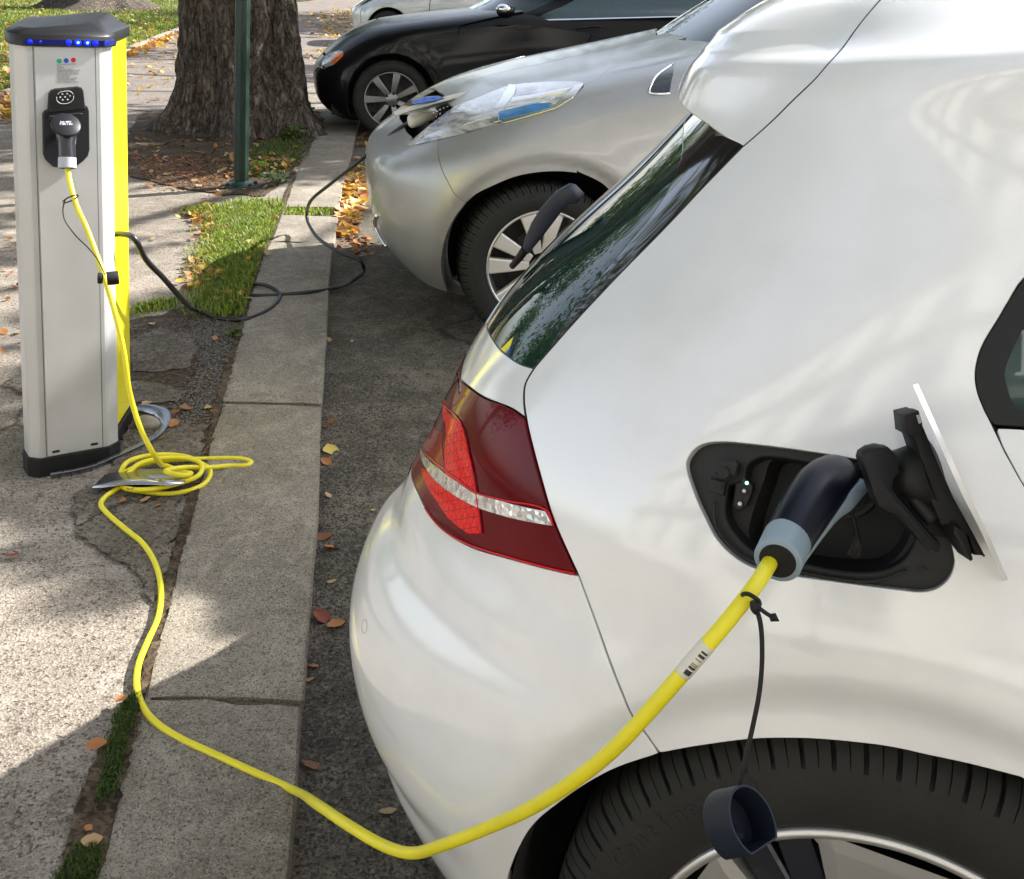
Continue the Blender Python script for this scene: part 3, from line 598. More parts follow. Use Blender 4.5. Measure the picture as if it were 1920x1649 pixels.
# ================================================================== ground
def groundmat(name, base, light, dark, scale=1., pit=.0016, crack=0, grit=150, wet=0, rough=.9, moss=0, stripe=None):
    m, N, L, P = new_mat(name); v = objco(N)
    big = noise(N, L, v, 1.3*scale, 6, .6); mid = noise(N, L, v, 11*scale, 6, .65); fine = noise(N, L, v, grit*1.2, 4, .7)
    c = mix(N, L, tuple(dark), tuple(base), ramp(N, L, big, [(.3, (0, 0, 0)), (.62, (1, 1, 1))])); c = mix(N, L, c, tuple(light), ramp(N, L, noise(N, L, v, 2.6*scale, 8, .7, .6), [(.50, (0, 0, 0)), (.72, (.75, .75, .75))])); c = mix(N, L, c, tuple(x*.7 for x in dark), ramp(N, L, noise(N, L, v, 4.1*scale, 7, .7, .9), [(.56, (0, 0, 0)), (.75, (.8, .8, .8))])); c = mix(N, L, c, tuple(light), ramp(N, L, mid, [(.5, (0, 0, 0)), (.8, (.8, .8, .8))]))
    cell = voro(N, L, v, grit, 'F1', 'Color'); sep = N.new('ShaderNodeSeparateColor'); L.new(cell, sep.inputs[0])
    c = mix(N, L, c, tuple(light), ramp(N, L, sep.outputs[0], [(.6, (0, 0, 0)), (1, (.5, .5, .5))])); c = mix(N, L, c, tuple(x*.35 for x in dark), ramp(N, L, sep.outputs[1], [(.75, (0, 0, 0)), (.97, (.8, .8, .8))]))
    c = mix(N, L, c, tuple(x*.5 for x in dark), ramp(N, L, fine, [(.36, (.75, .75, .75)), (.5, (0, 0, 0))])); pits = ramp(N, L, noise(N, L, v, grit*.5, 4, .7), [(.33, (1, 1, 1)), (.42, (0, 0, 0))]); c = mix(N, L, c, tuple(x*.45 for x in dark), math_(N, L, 'MULTIPLY', pits, .75))
    hgt = math_(N, L, 'ADD', math_(N, L, 'MULTIPLY', voro(N, L, v, grit), .6), math_(N, L, 'MULTIPLY', fine, .5)); hgt = math_(N, L, 'SUBTRACT', hgt, math_(N, L, 'MULTIPLY', pits, .8))
    if crack:
        wv = N.new('ShaderNodeMix'); wv.data_type = 'RGBA'; wv.blend_type = 'ADD'; L.new(v, wv.inputs[6]); wv.inputs[0].default_value = .35; L.new(noise(N, L, v, 2.2, 5, .6, 0, 'Color'), wv.inputs[7])
        ck = ramp(N, L, voro(N, L, wv.outputs[2], crack, 'DISTANCE_TO_EDGE'), [(0, (.8, .8, .8)), (.008, (0, 0, 0))]); ck = math_(N, L, 'MULTIPLY', ck, ramp(N, L, noise(N, L, v, .9, 2), [(.45, (0, 0, 0)), (.55, (1, 1, 1))]))
        c = mix(N, L, c, (.02, .02, .012), ck); hgt = math_(N, L, 'SUBTRACT', hgt, math_(N, L, 'MULTIPLY', ck, 2.0))
    if moss: c = mix(N, L, c, (.035, .055, .012), math_(N, L, 'MULTIPLY', ramp(N, L, noise(N, L, v, 7, 6, .7), [(.5, (0, 0, 0)), (.66, (1, 1, 1))]), moss))
    L.new(c, P.inputs['Base Color']); P.inputs['Roughness'].default_value = rough; P.inputs['Specular IOR Level'].default_value = .25
    b = N.new('ShaderNodeBump'); b.inputs['Distance'].default_value = pit; b.inputs['Strength'].default_value = 1; L.new(hgt, b.inputs['Height']); L.new(b.outputs[0], P.inputs['Normal'])
    return m
M['sidewalk'] = groundmat('old_asphalt_light', (0.257, 0.221, 0.178), (0.451, 0.404, 0.334), (0.155, 0.131, 0.105), 1, .0028, .45, 190)
M['path'] = groundmat('park_path', (0.208, 0.176, 0.150), (0.286, 0.247, 0.215), (0.150, 0.127, 0.111), 1, .001, 0, 90)
M['road'] = groundmat('road_asphalt', (0.122, 0.106, 0.085), (0.279, 0.247, 0.195), (0.070, 0.060, 0.048), 1.4, .0034, .5, 170, moss=.2)
M['granite'] = groundmat('kerb_granite', (0.284, 0.249, 0.198), (0.445, 0.399, 0.326), (0.192, 0.168, 0.133), 2.2, .0012, 0, 300, moss=.12)
M['dirt'] = groundmat('earth', (0.079, 0.053, 0.032), (0.175, 0.127, 0.085), (0.039, 0.024, 0.014), 3, .006, 0, 70, moss=.35)
M['patch'] = groundmat('patched_asphalt', (0.145, 0.123, 0.095), (0.255, 0.221, 0.175), (0.086, 0.071, 0.056), 2, .003, .9, 120, moss=.2)
M['moss'] = groundmat('moss', (.035, .06, .010), (.075, .10, .022), (.018, .024, .008), 6, .008, 0, 130)
M['lawn'] = groundmat('lawn_soil', (.06, .085, .018), (.13, .15, .03), (.03, .045, .01), 2, .01, 0, 40)
KY = np.array([-3, 1.42, 1.86, 2.45, 3.33, 5.02, 5.65, 7.12, 9.7, 13, 20, 40.]); KR = np.array([.02, -.32, -.38, -.46, -.60, -.85, -.93, -1.11, -1.38, -1.74, -2.5, -4.7]); KLW = np.array([.31, .31, .32, .335, .335, .345, .33, .335, .33, .33, .33, .33])
kr = lambda y: float(np.interp(y, KY, KR)); kl = lambda y: kr(y)-float(np.interp(y, KY, KLW))
def sheet(name, pts, z, m_, kind='structure', step=None, parent=None, jag=0, **kw):
    p = np.array([q[:2] for q in pts], float); 
    if area(p) < 0: p = p[::-1]
    if jag:
        p = resample(p, jag*2.2); n_ = inset_poly(p, 1)-p; rs = np.random.default_rng(int(abs(p).sum()*10)); p = p+n_*(rs.normal(0, jag*.5, len(p)))[:, None]
    tv, F = cdt(p, [], step or 5); return link(name, pymesh(name, [(x, y, z) for x, y in tv], F, False), m_, parent, kind=kind, **kw)
sheet('road', [(-60, -25), (70, -25), (70, 120), (-60, 120)], 0, M['road'])
ys = [-3, -1, .5, *KY[1:]]
sheet('sidewalk', [(kl(y)+.02, y) for y in ys]+[(-40, 40), (-40, -3)], .026, M['sidewalk'])
# park path and lawns
lawnedge = [gp(-500, 330), gp(-200, 240), gp(0, 178), gp(120, 140), gp(230, 96), gp(290, 72), gp(337, 54)]
sheet('park_path', [gp(-700, 520), gp(-300, 330), gp(0, 232), gp(240, 205), gp(330, 215), gp(600, 160), gp(720, 140), gp(705, 60), gp(700, 10), (2, 70), (-14, 70)]+lawnedge[::-1], .031, M['path'])
sheet('lawn', [*lawnedge, gp(340, 20), (-7.5, 40), (-9, 90), (-60, 90), (-60, 12)], .045, M['lawn'])
edge = MB()
for a, b in zip(lawnedge[2:-1], lawnedge[3:]):
    a2, b2 = np.array(a[:2]), np.array(b[:2]); d = b2-a2; Ld = np.linalg.norm(d); d /= Ld; n_ = np.array([d[1], -d[0]]); k = int(Ld/.9)
    for i in range(k): c = a2+d*(i+.5)*Ld/k+n_*.06; edge.box((c[0], c[1], .04), (Ld/k-.02, .13, .06), [[d[0], -d[1], 0], [d[1], d[0], 0], [0, 0, 1]], .01)
edge.build('lawn_edging', mat('edging', (.28, .22, .19), .85, var=.2, vscale=9, bump=.002, bscale=60), None, kind='structure')
sheet('earth_patch', [gp(232, 262), gp(262, 215), gp(400, 190), gp(560, 190), gp(610, 225), gp(585, 265), gp(548, 330), gp(500, 368), gp(420, 366), gp(330, 350), gp(232, 330)], .034, M['dirt'], jag=.03)
sheet('earth_patch', [gp(238, 602), gp(300, 590), gp(380, 560), gp(470, 590), gp(455, 640), gp(440, 700), gp(412, 762), gp(398, 830), gp(370, 880), gp(300, 895), gp(240, 880), gp(236, 740)], .031, M['dirt'], jag=.015)
sheet('asphalt_patch', [gp(244, 640), gp(300, 618), gp(355, 625), gp(372, 655), gp(350, 690), gp(300, 700), gp(244, 698)], .034, M['patch'], jag=.012)
sheet('asphalt_patch', [gp(244, 715), gp(300, 722), gp(350, 735), gp(330, 752), gp(270, 760), gp(246, 758)], .034, M['patch'], jag=.012)
sheet('asphalt_patch', [gp(240, 800), gp(300, 790), gp(385, 800), gp(372, 870), gp(330, 960), gp(318, 1040), gp(290, 1140), gp(255, 1075), gp(140, 1000), gp(140, 930), gp(200, 900)], .034, M['patch'], jag=.012)
# joint between asphalt and kerb: earth with moss
js = [(kl(y)+.012, y) for y in np.arange(.6, 7.2, .12)]; jl = [(kl(y)-.003-.010*abs(math.sin(y*3.1))-.045*(y < 1.75)*abs(math.sin(y*5)), y) for y in np.arange(.6, 7.2, .12)]
sheet('earth_joint', js+jl[::-1], .0375, M['dirt'], jag=.006, step=.3)
sheet('moss_strip', [gp(255, 1300), gp(262, 1330), gp(235, 1400), gp(207, 1500), gp(190, 1512), gp(182, 1500), gp(205, 1420), gp(222, 1345), gp(238, 1318)], .041, M['moss'], kind='stuff', jag=.006, step=.05)
sheet('moss_strip', [gp(185, 1585), gp(180, 1640), gp(170, 1680), gp(105, 1680), gp(118, 1630), gp(150, 1592)], .041, M['moss'], kind='stuff', jag=.006, step=.05)
# ---- kerb stones
kerb = empty('kerb', (kr(3.3), 3.3, 0)); tag(kerb, kind='structure')
def Yp(x, y): return gp(x, y)[1]
splits = [(-2.6, .32), (.335, Yp(420, 1312)-.008), (Yp(420, 1312)+.008, Yp(500, 757)-.008), (Yp(500, 757)+.008, Yp(560, 455)-.008), (Yp(560, 455)+.010, Yp(580, 405)), (Yp(580, 388), Yp(640, 234)), (Yp(640, 234)+.03, 13.2), (13.25, 17), (17.05, 22), (22.05, 28)]
for si, (y0, y1) in enumerate(splits):
    rs = np.random.default_rng(100+si); nu, nv = max(4, min(70, int((y1-y0)/.045))), 10; V = []; g = lambda a, b: float(noise_at(a, b))
    prof = [(0.0, -.10), (0.0, .018), (.004, .029), (.014, .034), *[(t, .036) for t in (.2, .4, .6, .8)], (.986, .034), (.996, .029), (1.0, .018), (1.0, -.10)]
    rr1 = np.convolve(rs.normal(0, 1, nu+9), np.ones(5)/5, 'same')[2:nu+3]; rr2 = np.convolve(rs.normal(0, 1, nu+9), np.ones(5)/5, 'same')[2:nu+3]
    for i in range(nu+1):
        y = y0+(y1-y0)*i/nu; xl, xr = kl(y)+.006+.006*rr1[i], kr(y)-.003+.003*rr2[i]; e = min(i, nu-i)
        for (t, z) in prof:
            V.append((xl+(xr-xl)*t-kr(3.3), y-3.3+(rs.normal(0, .004) if e == 0 else 0)+(.012 if i == 0 else -.012)*(e == 0)*0, z-(.006 if e == 0 else 0)-(.08 if e == 0 and z > 1 else 0)+(rs.normal(0, .0011) if z > .03 else 0)))
    K = len(prof); F = [(i*K+k, i*K+k+1, (i+1)*K+k+1, (i+1)*K+k) for i in range(nu) for k in range(K-1)]+[tuple(range(K))[::-1], tuple(nu*K+k for k in range(K))]
    me = pymesh('kerb_stone', V, F); me.set_sharp_from_angle(angle=math.radians(40)); link('kerb_stone', me, M['granite'], kerb)
# ---- vegetation helpers
def leafcloud(name, pts, size, mats, parent=None, flat=.3, seed=1, bend=True, up=None, **kw):
    """one mesh of leaf-sized folded faces; mats list chosen per leaf"""
    rs = np.random.default_rng(seed); pts = np.asarray(pts); n = len(pts); s = size*rs.uniform(.6, 1.3, n) if np.isscalar(size) else size
    a = rs.uniform(0, 2*np.pi, n); tilt = rs.normal(0, flat, (n, 2)); d = np.stack([np.cos(a), np.sin(a), tilt[:, 0]], -1); d /= np.linalg.norm(d, axis=1)[:, None]
    q = np.stack([-np.sin(a), np.cos(a), tilt[:, 1]], -1); q /= np.linalg.norm(q, axis=1)[:, None]; nn = np.cross(d, q)
    w_ = .34*s[:, None]; s = s[:, None]; cu = (rs.uniform(.05, .28, n))[:, None]*s
    P = [pts-d*s*.5, pts-d*s*.12+q*w_+nn*cu*.4, pts-d*s*.12-q*w_+nn*cu*.4, pts+d*s*.22+q*w_*.8+nn*cu*.5, pts+d*s*.22-q*w_*.8+nn*cu*.5, pts+d*s*.55+nn*cu, pts-d*s*.1, pts+d*s*.22+nn*cu*.1]
    V = np.stack(P, 1).reshape(-1, 3); b = (np.arange(n)*8)[:, None]
    F = np.concatenate([b+np.array([[0, 6, 1]]), b+np.array([[0, 2, 6]]), b+np.array([[1, 6, 7]]), b+np.array([[1, 7, 3]]), b+np.array([[2, 4, 7]]), b+np.array([[2, 7, 6]]), b+np.array([[3, 7, 5]]), b+np.array([[4, 5, 7]])])
    mi = np.tile(rs.integers(0, len(mats), n), 8); me = bpy.data.meshes.new(name); me.vertices.add(len(V)); me.vertices.foreach_set('co', V.ravel()); me.loops.add(len(F)*3); me.loops.foreach_set('vertex_index', F.ravel().astype(np.int32))
    me.polygons.add(len(F)); me.polygons.foreach_set('loop_start', np.arange(0, len(F)*3, 3, dtype=np.int32)); me.polygons.foreach_set('material_index', mi.astype(np.int32)); me.update(calc_edges=True)
    return link(name, me, mats, parent, **kw)
def blades(name, pts, h, mats, parent=None, seed=1, wd=.0035, lean=.45, **kw):
    rs = np.random.default_rng(seed); pts = np.asarray(pts); n = len(pts); H = h*rs.uniform(.5, 1.25, n)[:, None]; a = rs.uniform(0, 2*np.pi, n); d = np.stack([np.cos(a), np.sin(a), 0*a], -1)
    q = np.stack([-np.sin(a), np.cos(a), 0*a], -1)*wd*rs.uniform(.7, 1.5, n)[:, None]; l = rs.uniform(.1, lean*2, n)[:, None]*H; z = np.array([0, 0, 1.])
    V = np.stack([pts-q, pts+q, pts+d*l*.35+z*H*.6-q*.8, pts+d*l*.35+z*H*.6+q*.8, pts+d*l+z*H*.95], 1).reshape(-1, 3); b = (np.arange(n)*5)[:, None]
    F = np.concatenate([b+np.array([[0, 1, 3]]), b+np.array([[0, 3, 2]]), b+np.array([[2, 3, 4]])]); mi = np.tile(rs.integers(0, len(mats), n), 3)
    me = bpy.data.meshes.new(name); me.vertices.add(len(V)); me.vertices.foreach_set('co', V.ravel()); me.loops.add(len(F)*3); me.loops.foreach_set('vertex_index', F.ravel().astype(np.int32)); me.polygons.add(len(F))
    me.polygons.foreach_set('loop_start', np.arange(0, len(F)*3, 3, dtype=np.int32)); me.polygons.foreach_set('material_index', mi.astype(np.int32)); me.update(calc_edges=True); return link(name, me, mats, parent, **kw)
def rnd_in(poly, n, z, seed=1, soft=0):
    rs = np.random.default_rng(seed); p = np.array([q[:2] for q in poly]); out = np.zeros((0, 2)); lo, hi = p.min(0), p.max(0)
    while len(out) < n: c = rs.uniform(lo, hi, (n*2, 2)); out = np.vstack([out, c[inside(c, p)]])
    out = out[:n]
    if soft: out = out+rs.normal(0, soft, out.shape)
    return np.column_stack([out, np.full(n, z)])
def leafmat(name, c, tr=.35):
    m, N, L, P = new_mat(name); v = objco(N); L.new(mix(N, L, tuple(x*.6 for x in c), tuple(min(1, x*1.3) for x in c), noise(N, L, v, 30, 3)), P.inputs['Base Color']); P.inputs['Roughness'].default_value = .55
    t = N.new('ShaderNodeBsdfTranslucent'); t.inputs[0].default_value = (*[min(1, x*1.5) for x in c], 1); mx = N.new('ShaderNodeMixShader'); mx.inputs[0].default_value = tr
    L.new(P.outputs[0], mx.inputs[1]); L.new(t.outputs[0], mx.inputs[2]); L.new(mx.outputs[0], N['Material Output'].inputs[0]); return m
GREENS = [leafmat('leaf_green_a', (.06, .10, .018)), leafmat('leaf_green_b', (.09, .13, .022)), leafmat('leaf_green_c', (.035, .065, .014)), leafmat('leaf_green_d', (.13, .14, .025))]
GRASS = [leafmat('grass_a', (.16, .22, .020), .4), leafmat('grass_b', (.25, .30, .04), .4), leafmat('grass_c', (.09, .14, .016), .4)]
AUT = [leafmat('leaf_yellow', (.55, .34, .05), .2), leafmat('leaf_orange', (.36, .14, .035), .2), leafmat('leaf_brown', (.17, .075, .03), .1), leafmat('leaf_tan', (.42, .28, .13), .15)]
def barkmat():
    m, N, L, P = new_mat('bark'); v = objco(N); mp = N.new('ShaderNodeMapping'); mp.inputs['Scale'].default_value = (1, 1, .38); L.new(v, mp.inputs[0]); w_ = mp.outputs[0]
    a = noise(N, L, w_, 13, 8, .7, 1.2); wn = N.new('ShaderNodeMix'); wn.data_type = 'RGBA'; wn.blend_type = 'ADD'; wn.inputs[0].default_value = .25; L.new(w_, wn.inputs[6]); L.new(noise(N, L, w_, 6, 4, .6, 0, 'Color'), wn.inputs[7]); e = voro(N, L, wn.outputs[2], 15, 'DISTANCE_TO_EDGE'); c = ramp(N, L, a, [(.3, (.035, .025, .018)), (.5, (.135, .105, .078)), (.75, (.27, .235, .19))])
    c = mix(N, L, c, (.02, .015, .012), ramp(N, L, e, [(0, (.8, .8, .8)), (.09, (0, 0, 0))])); c = mix(N, L, c, (.35, .36, .33), math_(N, L, 'MULTIPLY', ramp(N, L, noise(N, L, v, 9, 5, .75), [(.62, (0, 0, 0)), (.72, (1, 1, 1))]), .4))
    L.new(c, P.inputs['Base Color']); P.inputs['Roughness'].default_value = .95; h_ = math_(N, L, 'ADD', math_(N, L, 'MULTIPLY', a, .6), ramp(N, L, e, [(0, (0, 0, 0)), (.25, (1, 1, 1))]))
    b = N.new('ShaderNodeBump'); b.inputs['Distance'].default_value = .04; L.new(h_, b.inputs['Height']); L.new(b.outputs[0], P.inputs['Normal']); return m
M['bark'] = barkmat()
from mathutils import noise as mn
def tree(loc, label, r0, hgt, crown_c, crown_r, nleaf, seed, group='trees in the park', flare=.45, trunk_h=3.6, lean=(0, 0), na=90, nz=60, lsize=.16, name='park_tree', clumps=26):
    t = empty(name, loc, 0, label, 'tree', group); rs = np.random.default_rng(seed); V = []
    for i in range(nz+1):
        u = (i/nz)**1.5; z = -.08+u*(trunk_h+.08); r = r0*(1-.18*u)+flare*r0*math.exp(-max(z, 0)/.32)
        for j in range(na):
            a = 2*math.pi*j/na; but = 1+.16*math.exp(-max(z, 0)/.6)*math.sin(a*5+seed)+.05*math.sin(a*3+1.3*seed+z)
            n_ = mn.fractal(Vector((math.cos(a)*3.1+seed, math.sin(a)*3.1, z*.9)), .8, 2.2, 5)*.085*r0/.5; rd = abs(mn.noise(Vector((math.cos(a)*8, math.sin(a)*8+seed, z*2.2))))*.085*r0/.5+abs(mn.noise(Vector((math.cos(a)*17, math.sin(a)*17+seed, z*5))))*.03*r0/.5
            V.append((lean[0]*z+(r*but+n_-rd)*math.cos(a), lean[1]*z+(r*but+n_-rd)*math.sin(a), z))
    F = [(i*na+j, i*na+(j+1) % na, (i+1)*na+(j+1) % na, (i+1)*na+j) for i in range(nz) for j in range(na)]; link('trunk', pymesh('trunk', V, F), M['bark'], t)
    top = np.array([lean[0]*trunk_h, lean[1]*trunk_h, trunk_h]); b = MB(); cc = np.array(crown_c, float); CL = []
    for k in range(clumps):
        d = rs.normal(size=3); d /= np.linalg.norm(d); q = cc+d*np.array(crown_r)*rs.uniform(.35, .95); CL.append(q)
        if k < 14:
            mid = (top+q)/2+rs.normal(0, .25, 3); P = spl([top-[0, 0, .5], top*.6+mid*.4+[0, 0, .1], mid, q], 4); b.tube(P, np.linspace(r0*.42 if k < 5 else r0*.2, .02, len(P)), 7)
    b.build('limb', M['bark'], t, kind=None); pts = []
    for q in CL: pts.append(q+rs.normal(0, 1, (nleaf//clumps, 3))*np.array([.62, .62, .4])*rs.uniform(.7, 1.2)*np.mean(crown_r)/2.4)
    leafcloud('crown', np.vstack(pts), lsize, GREENS, t, flat=.7, seed=seed); return t
_c = gp(437, 262); T1 = (float(_c[0])-.06, float(_c[1])+.62, 0)
tree(T1, 'massive old park tree with ridged bark standing behind the green lamp post', .50, 9, (-2.6, -2.6, 7.3), (4.6, 5.2, 2.6), 26000, 3, na=190, nz=120, clumps=40)
_c = gp(172, 19); tree((float(_c[0]), float(_c[1])+.5, 0), 'dark tree trunk with spreading roots on the lawn behind the charging post', .85, 10, (0, 0, 7.5), (4.5, 4.5, 2.6), 9000, 9, flare=1.1, na=60, nz=30, lsize=.24)
TL = ['', 'leafy park tree far beyond the charging post and the old tree, outside the picture', 'leafy park tree straight behind the farthest parked car, outside the picture', 'leafy park tree at the far left of the lawn, outside the picture', 'leafy park tree far to the right behind the cars, outside the picture', 'leafy park tree on the near left side of the lawn, outside the picture', 'leafy tree at the right end of the car park, outside the picture']
for i, (x, y, nm) in enumerate([(6.5, 9.8, ''), (-9.5, 44, ''), (4.5, 31, ''), (-22, 38, ''), (14, 26, ''), (-16, 14, ''), (22, 12, '')]):
    if i == 0: continue
    tree((x, y, 0), TL[i], .4, 9, (0, 0, 6.2), (5.2, 5.2, 3.8), 7000, 20+i, na=24, nz=10, lsize=.34, clumps=18)
# added unseen trees towards the sun; leaf pads shaped to shade kerb and path
def shade_pad_at(ground, hgt): p = np.array(ground, float); k = (hgt-.03)/SUND[2]; return p+SUND*k  # point on the sun ray where a pad shades the given ground spot

def pad_tree(loc, label, pads, seed, trunk_r=.32, lsize=.15):
    """added shading tree given by the foliage pads that block the sun (centre, radius, thickness, number of leaves)"""
    t = empty('added_shade_tree', loc, 0, label, 'tree', 'trees in the park'); rs = np.random.default_rng(seed); L0 = np.array(loc, float); b = MB(); pts = []
    b.tube(spl([(0, 0, -.1), (.05, 0, 1.2), (0, .08, 2.6), (.1, 0, 3.9)], 6), np.linspace(trunk_r*1.35, trunk_r*.7, 19), 14); b.build('trunk', M['bark'], t); b = MB()
    for c, r, th, n in pads:
        q = np.array(c)-L0; b.tube(spl([(0.05, 0, 3.0+rs.uniform(0, .7)), q*.45+[0, 0, 2.4], q-[0, 0, .15]], 5), np.linspace(trunk_r*.35, .02, 11), 6)
        a = rs.uniform(0, 2*np.pi, n); rr = r*np.sqrt(rs.uniform(0, 1, n))*(1+.12*np.sin(a*5+seed)); pts.append(np.column_stack([q[0]+rr*np.cos(a), q[1]+rr*np.sin(a)*.95, q[2]+rs.normal(0, th, n)]))
    b.build('limb', M['bark'], t); leafcloud('crown', np.vstack(pts), lsize, GREENS, t, flat=.5, seed=seed)
gr = lambda x, y: (x, y, .03)
padsA = [(shade_pad_at(gr(x, y), h), r, .03 if h < 4.2 else .10, n) for x, y, h, r, n in [(-.75, 3.0, 5.0, .62, 2000), (-.95, 3.5, 5.1, .66, 2000), (-.62, 3.9, 5.3, .7, 2000), (-.55, 2.75, 5.2, .5, 1500), (-.45, 4.6, 5.5, .7, 1500), (.1, 3.4, 5.4, .8, 900), (-1.25, 3.95, 5.2, .4, 400), (-.42, 2.62, 3.6, .30, 1500), (-.72, 2.60, 3.6, .26, 1300), (-.22, 2.34, 3.5, .26, 1300), (-.97, 2.86, 3.7, .22, 1000), (-.50, 2.34, 3.5, .13, 500), (-.80, 3.2, 3.7, .4, 1500), (-.32, 2.14, 3.45, .17, 900), (-.46, 2.27, 3.45, .13, 600), (-.12, 2.1, 3.4, .2, 900)]]
pad_tree((4.9, 7.4, 0), 'added tree between the parked cars whose leaf pads shade the near kerb, outside the picture', padsA, 5, lsize=.11)  # added sun blocker: pads cut the shade on near kerb and pavement
padsB = [(shade_pad_at(gr(x, y), h), r, .3, n) for x, y, h, r, n in [(-1.2, 8.2, 5.5, 1.0, 1300), (-1.5, 9.3, 5.8, 1.1, 1300), (-2.6, 8.6, 5.6, .9, 1000), (-3.3, 9.3, 5.6, .9, 900), (-1.0, 10.0, 6.2, 1.3, 1500), (.3, 9.6, 6, 1.3, 1500), (1.5, 9.0, 6, 1.3, 1200), (-2.1, 7.75, 5.3, .45, 500)]]
pad_tree((5.5, 13.6, 0), 'added tree behind the black estate car whose leaf pads shade the far kerb, outside the picture', padsB, 6)  # added sun blocker over the far kerb and the soil round the trunk
rsP = np.random.default_rng(4); padsC = [(shade_pad_at(gr(x, y), rsP.uniform(6.2, 7.4)), r, .3, n) for x, y, r, n in [(-3.5, 6.6, .5, 260), (-4.4, 7.6, .7, 350), (-3.2, 5.4, .35, 160), (-2.6, 5.0, .25, 90), (-4.9, 10.0, .9, 450), (-3.0, 3.9, .3, 120), (-6, 11.5, .9, 400), (-4.2, 5.6, .4, 160), (-3.9, 8.8, .6, 260), (-2.9, 6.9, .3, 120), (-7.5, 14, 1.1, 500), (-5.2, 16.5, 1.2, 500), (-9.5, 22, 2.0, 900), (-2.2, 14.5, 1.3, 800), (-1.5, 4.4, .16, 60)]]
pad_tree((6.5, 15.5, 0), 'tall unseen tree on the sunny side, leaf pads placed to dapple the path, outside the picture', padsC, 7, lsize=.17)  # unseen pads placed along sun rays to dapple path and lawn
# ================================================================== silver hatchback with its charge port open
lyaw = math.radians(10); LX, LY, LH = .118, 4.061, .86
LK = [(.17, 0, -.03, -.48, .1, 3.0), (.28, 0, .01, -.575, .1, 3.0), (.42, 0, .03, -.622, .1, 3.0), (.55, .0, .03, -.630, .1, 3.0), (.66, .05, .024, -.612, .12, 3.1), (.75, .12, .010, -.560, .15, 3.3), (.82, .18, -.015, -.49, .2, 3.4), (.88, .21, -.06, -.41, .25, 3.4),
      (.918, .22, -.12, -.33, .3, 3.3), (.942, .22, -.20, -.26, .35, 3.1), (.958, .22, -.32, -.20, .35, 2.9), (.968, .22, -.5, -.16, .35, 2.8), (.974, .22, -.70, -.13, .35, 2.7), (.976, .22, -.859, -.12, .35, 2.6)]
LAR, LWZ = .368, .335
def arch_disp(rad, wz, half, xcap):
    def f(P, t, v):
        x = P[:, 0]; k = np.maximum(x-xcap, 0); P[:, 2] -= k*np.interp(v, f.S.vk, f.S.sp.Y[:, 1]); r = np.hypot(x, P[:, 2]-wz); s_ = (-P[:, 1] > -.3)
        P[:, 1] += .006*np.where(s_, 1-sstep(rad, rad+.06, r), 0); P[:, 1] -= .005*np.exp(-((r-rad-.07)/.05)**2)*s_; return P
    return f
ld = arch_disp(LAR, LWZ, LH, .9); ld.S = None
class _T: pass
ld_s = Surf.__new__(Surf); LS = Surf(LK, LH, (LX, LY, 0), lyaw, ld, tmax=2.2); ld.S = LS; LS.grid = None
leafc = empty('parked_car', (LX, LY, 0), lyaw, 'silver electric hatchback nose to the kerb with a black cable in its open bonnet port', 'car')
l_arch = [(874, 381), (893, 364), (919, 351), (962, 333), (1006, 324), (1050, 322), (1083, 325), (1120, 331)]
hl = [(763, 273), (787, 252), (822, 224), (853, 202), (890, 187), (932, 170), (958, 161), (1028, 155), (1092, 156), (1094, 163), (1072, 185), (1041, 204), (1006, 214), (930, 233), (849, 257), (822, 263)]
la = LS.inv(l_arch); lar = lambda a: (LAR*math.cos(math.radians(a)), LWZ+LAR*math.sin(math.radians(a)))
vh = LS.vmax-.002; hltv = LS.inv(hl); seam_h = [(1094, 160), (1111, 154), (1142, 130), (1174, 120), (1233, 100), (1270, 75)]
sh_tv = LS.inv(seam_h, True); noseL = hltv[0]
lb_out = LS.outline(('p', [(822, 263), (824, 302), (838, 338), (855, 367), (874, 381)]), ('p', [(874, 381), (847, 422), (838, 458), (838, 491), (849, 528)]), ('tl', [LS.inv([(849, 528)], True)[0], (.8, 0), (0, 0)]), ('tl', [(0, 0), (0, noseL[1]+.045)]), ('tl', [(0, noseL[1]+.045), (noseL[0]-.06, noseL[1]+.04)]), ('tl', [(noseL[0]-.06, noseL[1]+.04), noseL]), ('p', [(763, 273), (822, 263)]))
LS.panel('front_bumper', lb_out, M['silver'], leafc, mirror=True, step=.022)
lw_out = LS.outline(('t', la[:-1]), ('x', [lar(72), lar(50), lar(20), lar(-10), lar(-24)]), ('x', [(1.2-.3, .18)]), ('x', [(.98, .85)]), ('x', [(.80, 1.03)]), ('t', sh_tv[::-1]), ('p', [(1094, 163), (1072, 185), (1041, 204), (1006, 214), (930, 233), (849, 257), (822, 263)]), ('p', [(822, 263), (824, 302), (838, 338), (855, 367), (874, 381)]))
wing_l = LS.panel('front_wing', lw_out, M['silver'], leafc, step=.022); LS.mirrored(wing_l, leafc)
hd_out = LS.outline(('t', sh_tv), ('tl', [sh_tv[-1], (1.2+.75, vh)]), ('tl', [(1.2+.75, vh), (0, vh)]), ('tl', [(0, vh), (0, LS.inv([(853, 202)])[0][1]+.03)]), ('p', [(853, 202), (890, 187), (932, 170), (958, 161), (1028, 155), (1092, 156), (1094, 160)]))
port = [(.0, noseL[1]+.035), (.16, noseL[1]+.035), (.20, noseL[1]+.13), (.18, noseL[1]+.20), (.0, noseL[1]+.21)]
hood = LS.panel('bonnet', hd_out, M['silver'], leafc, mirror=True, step=.035)
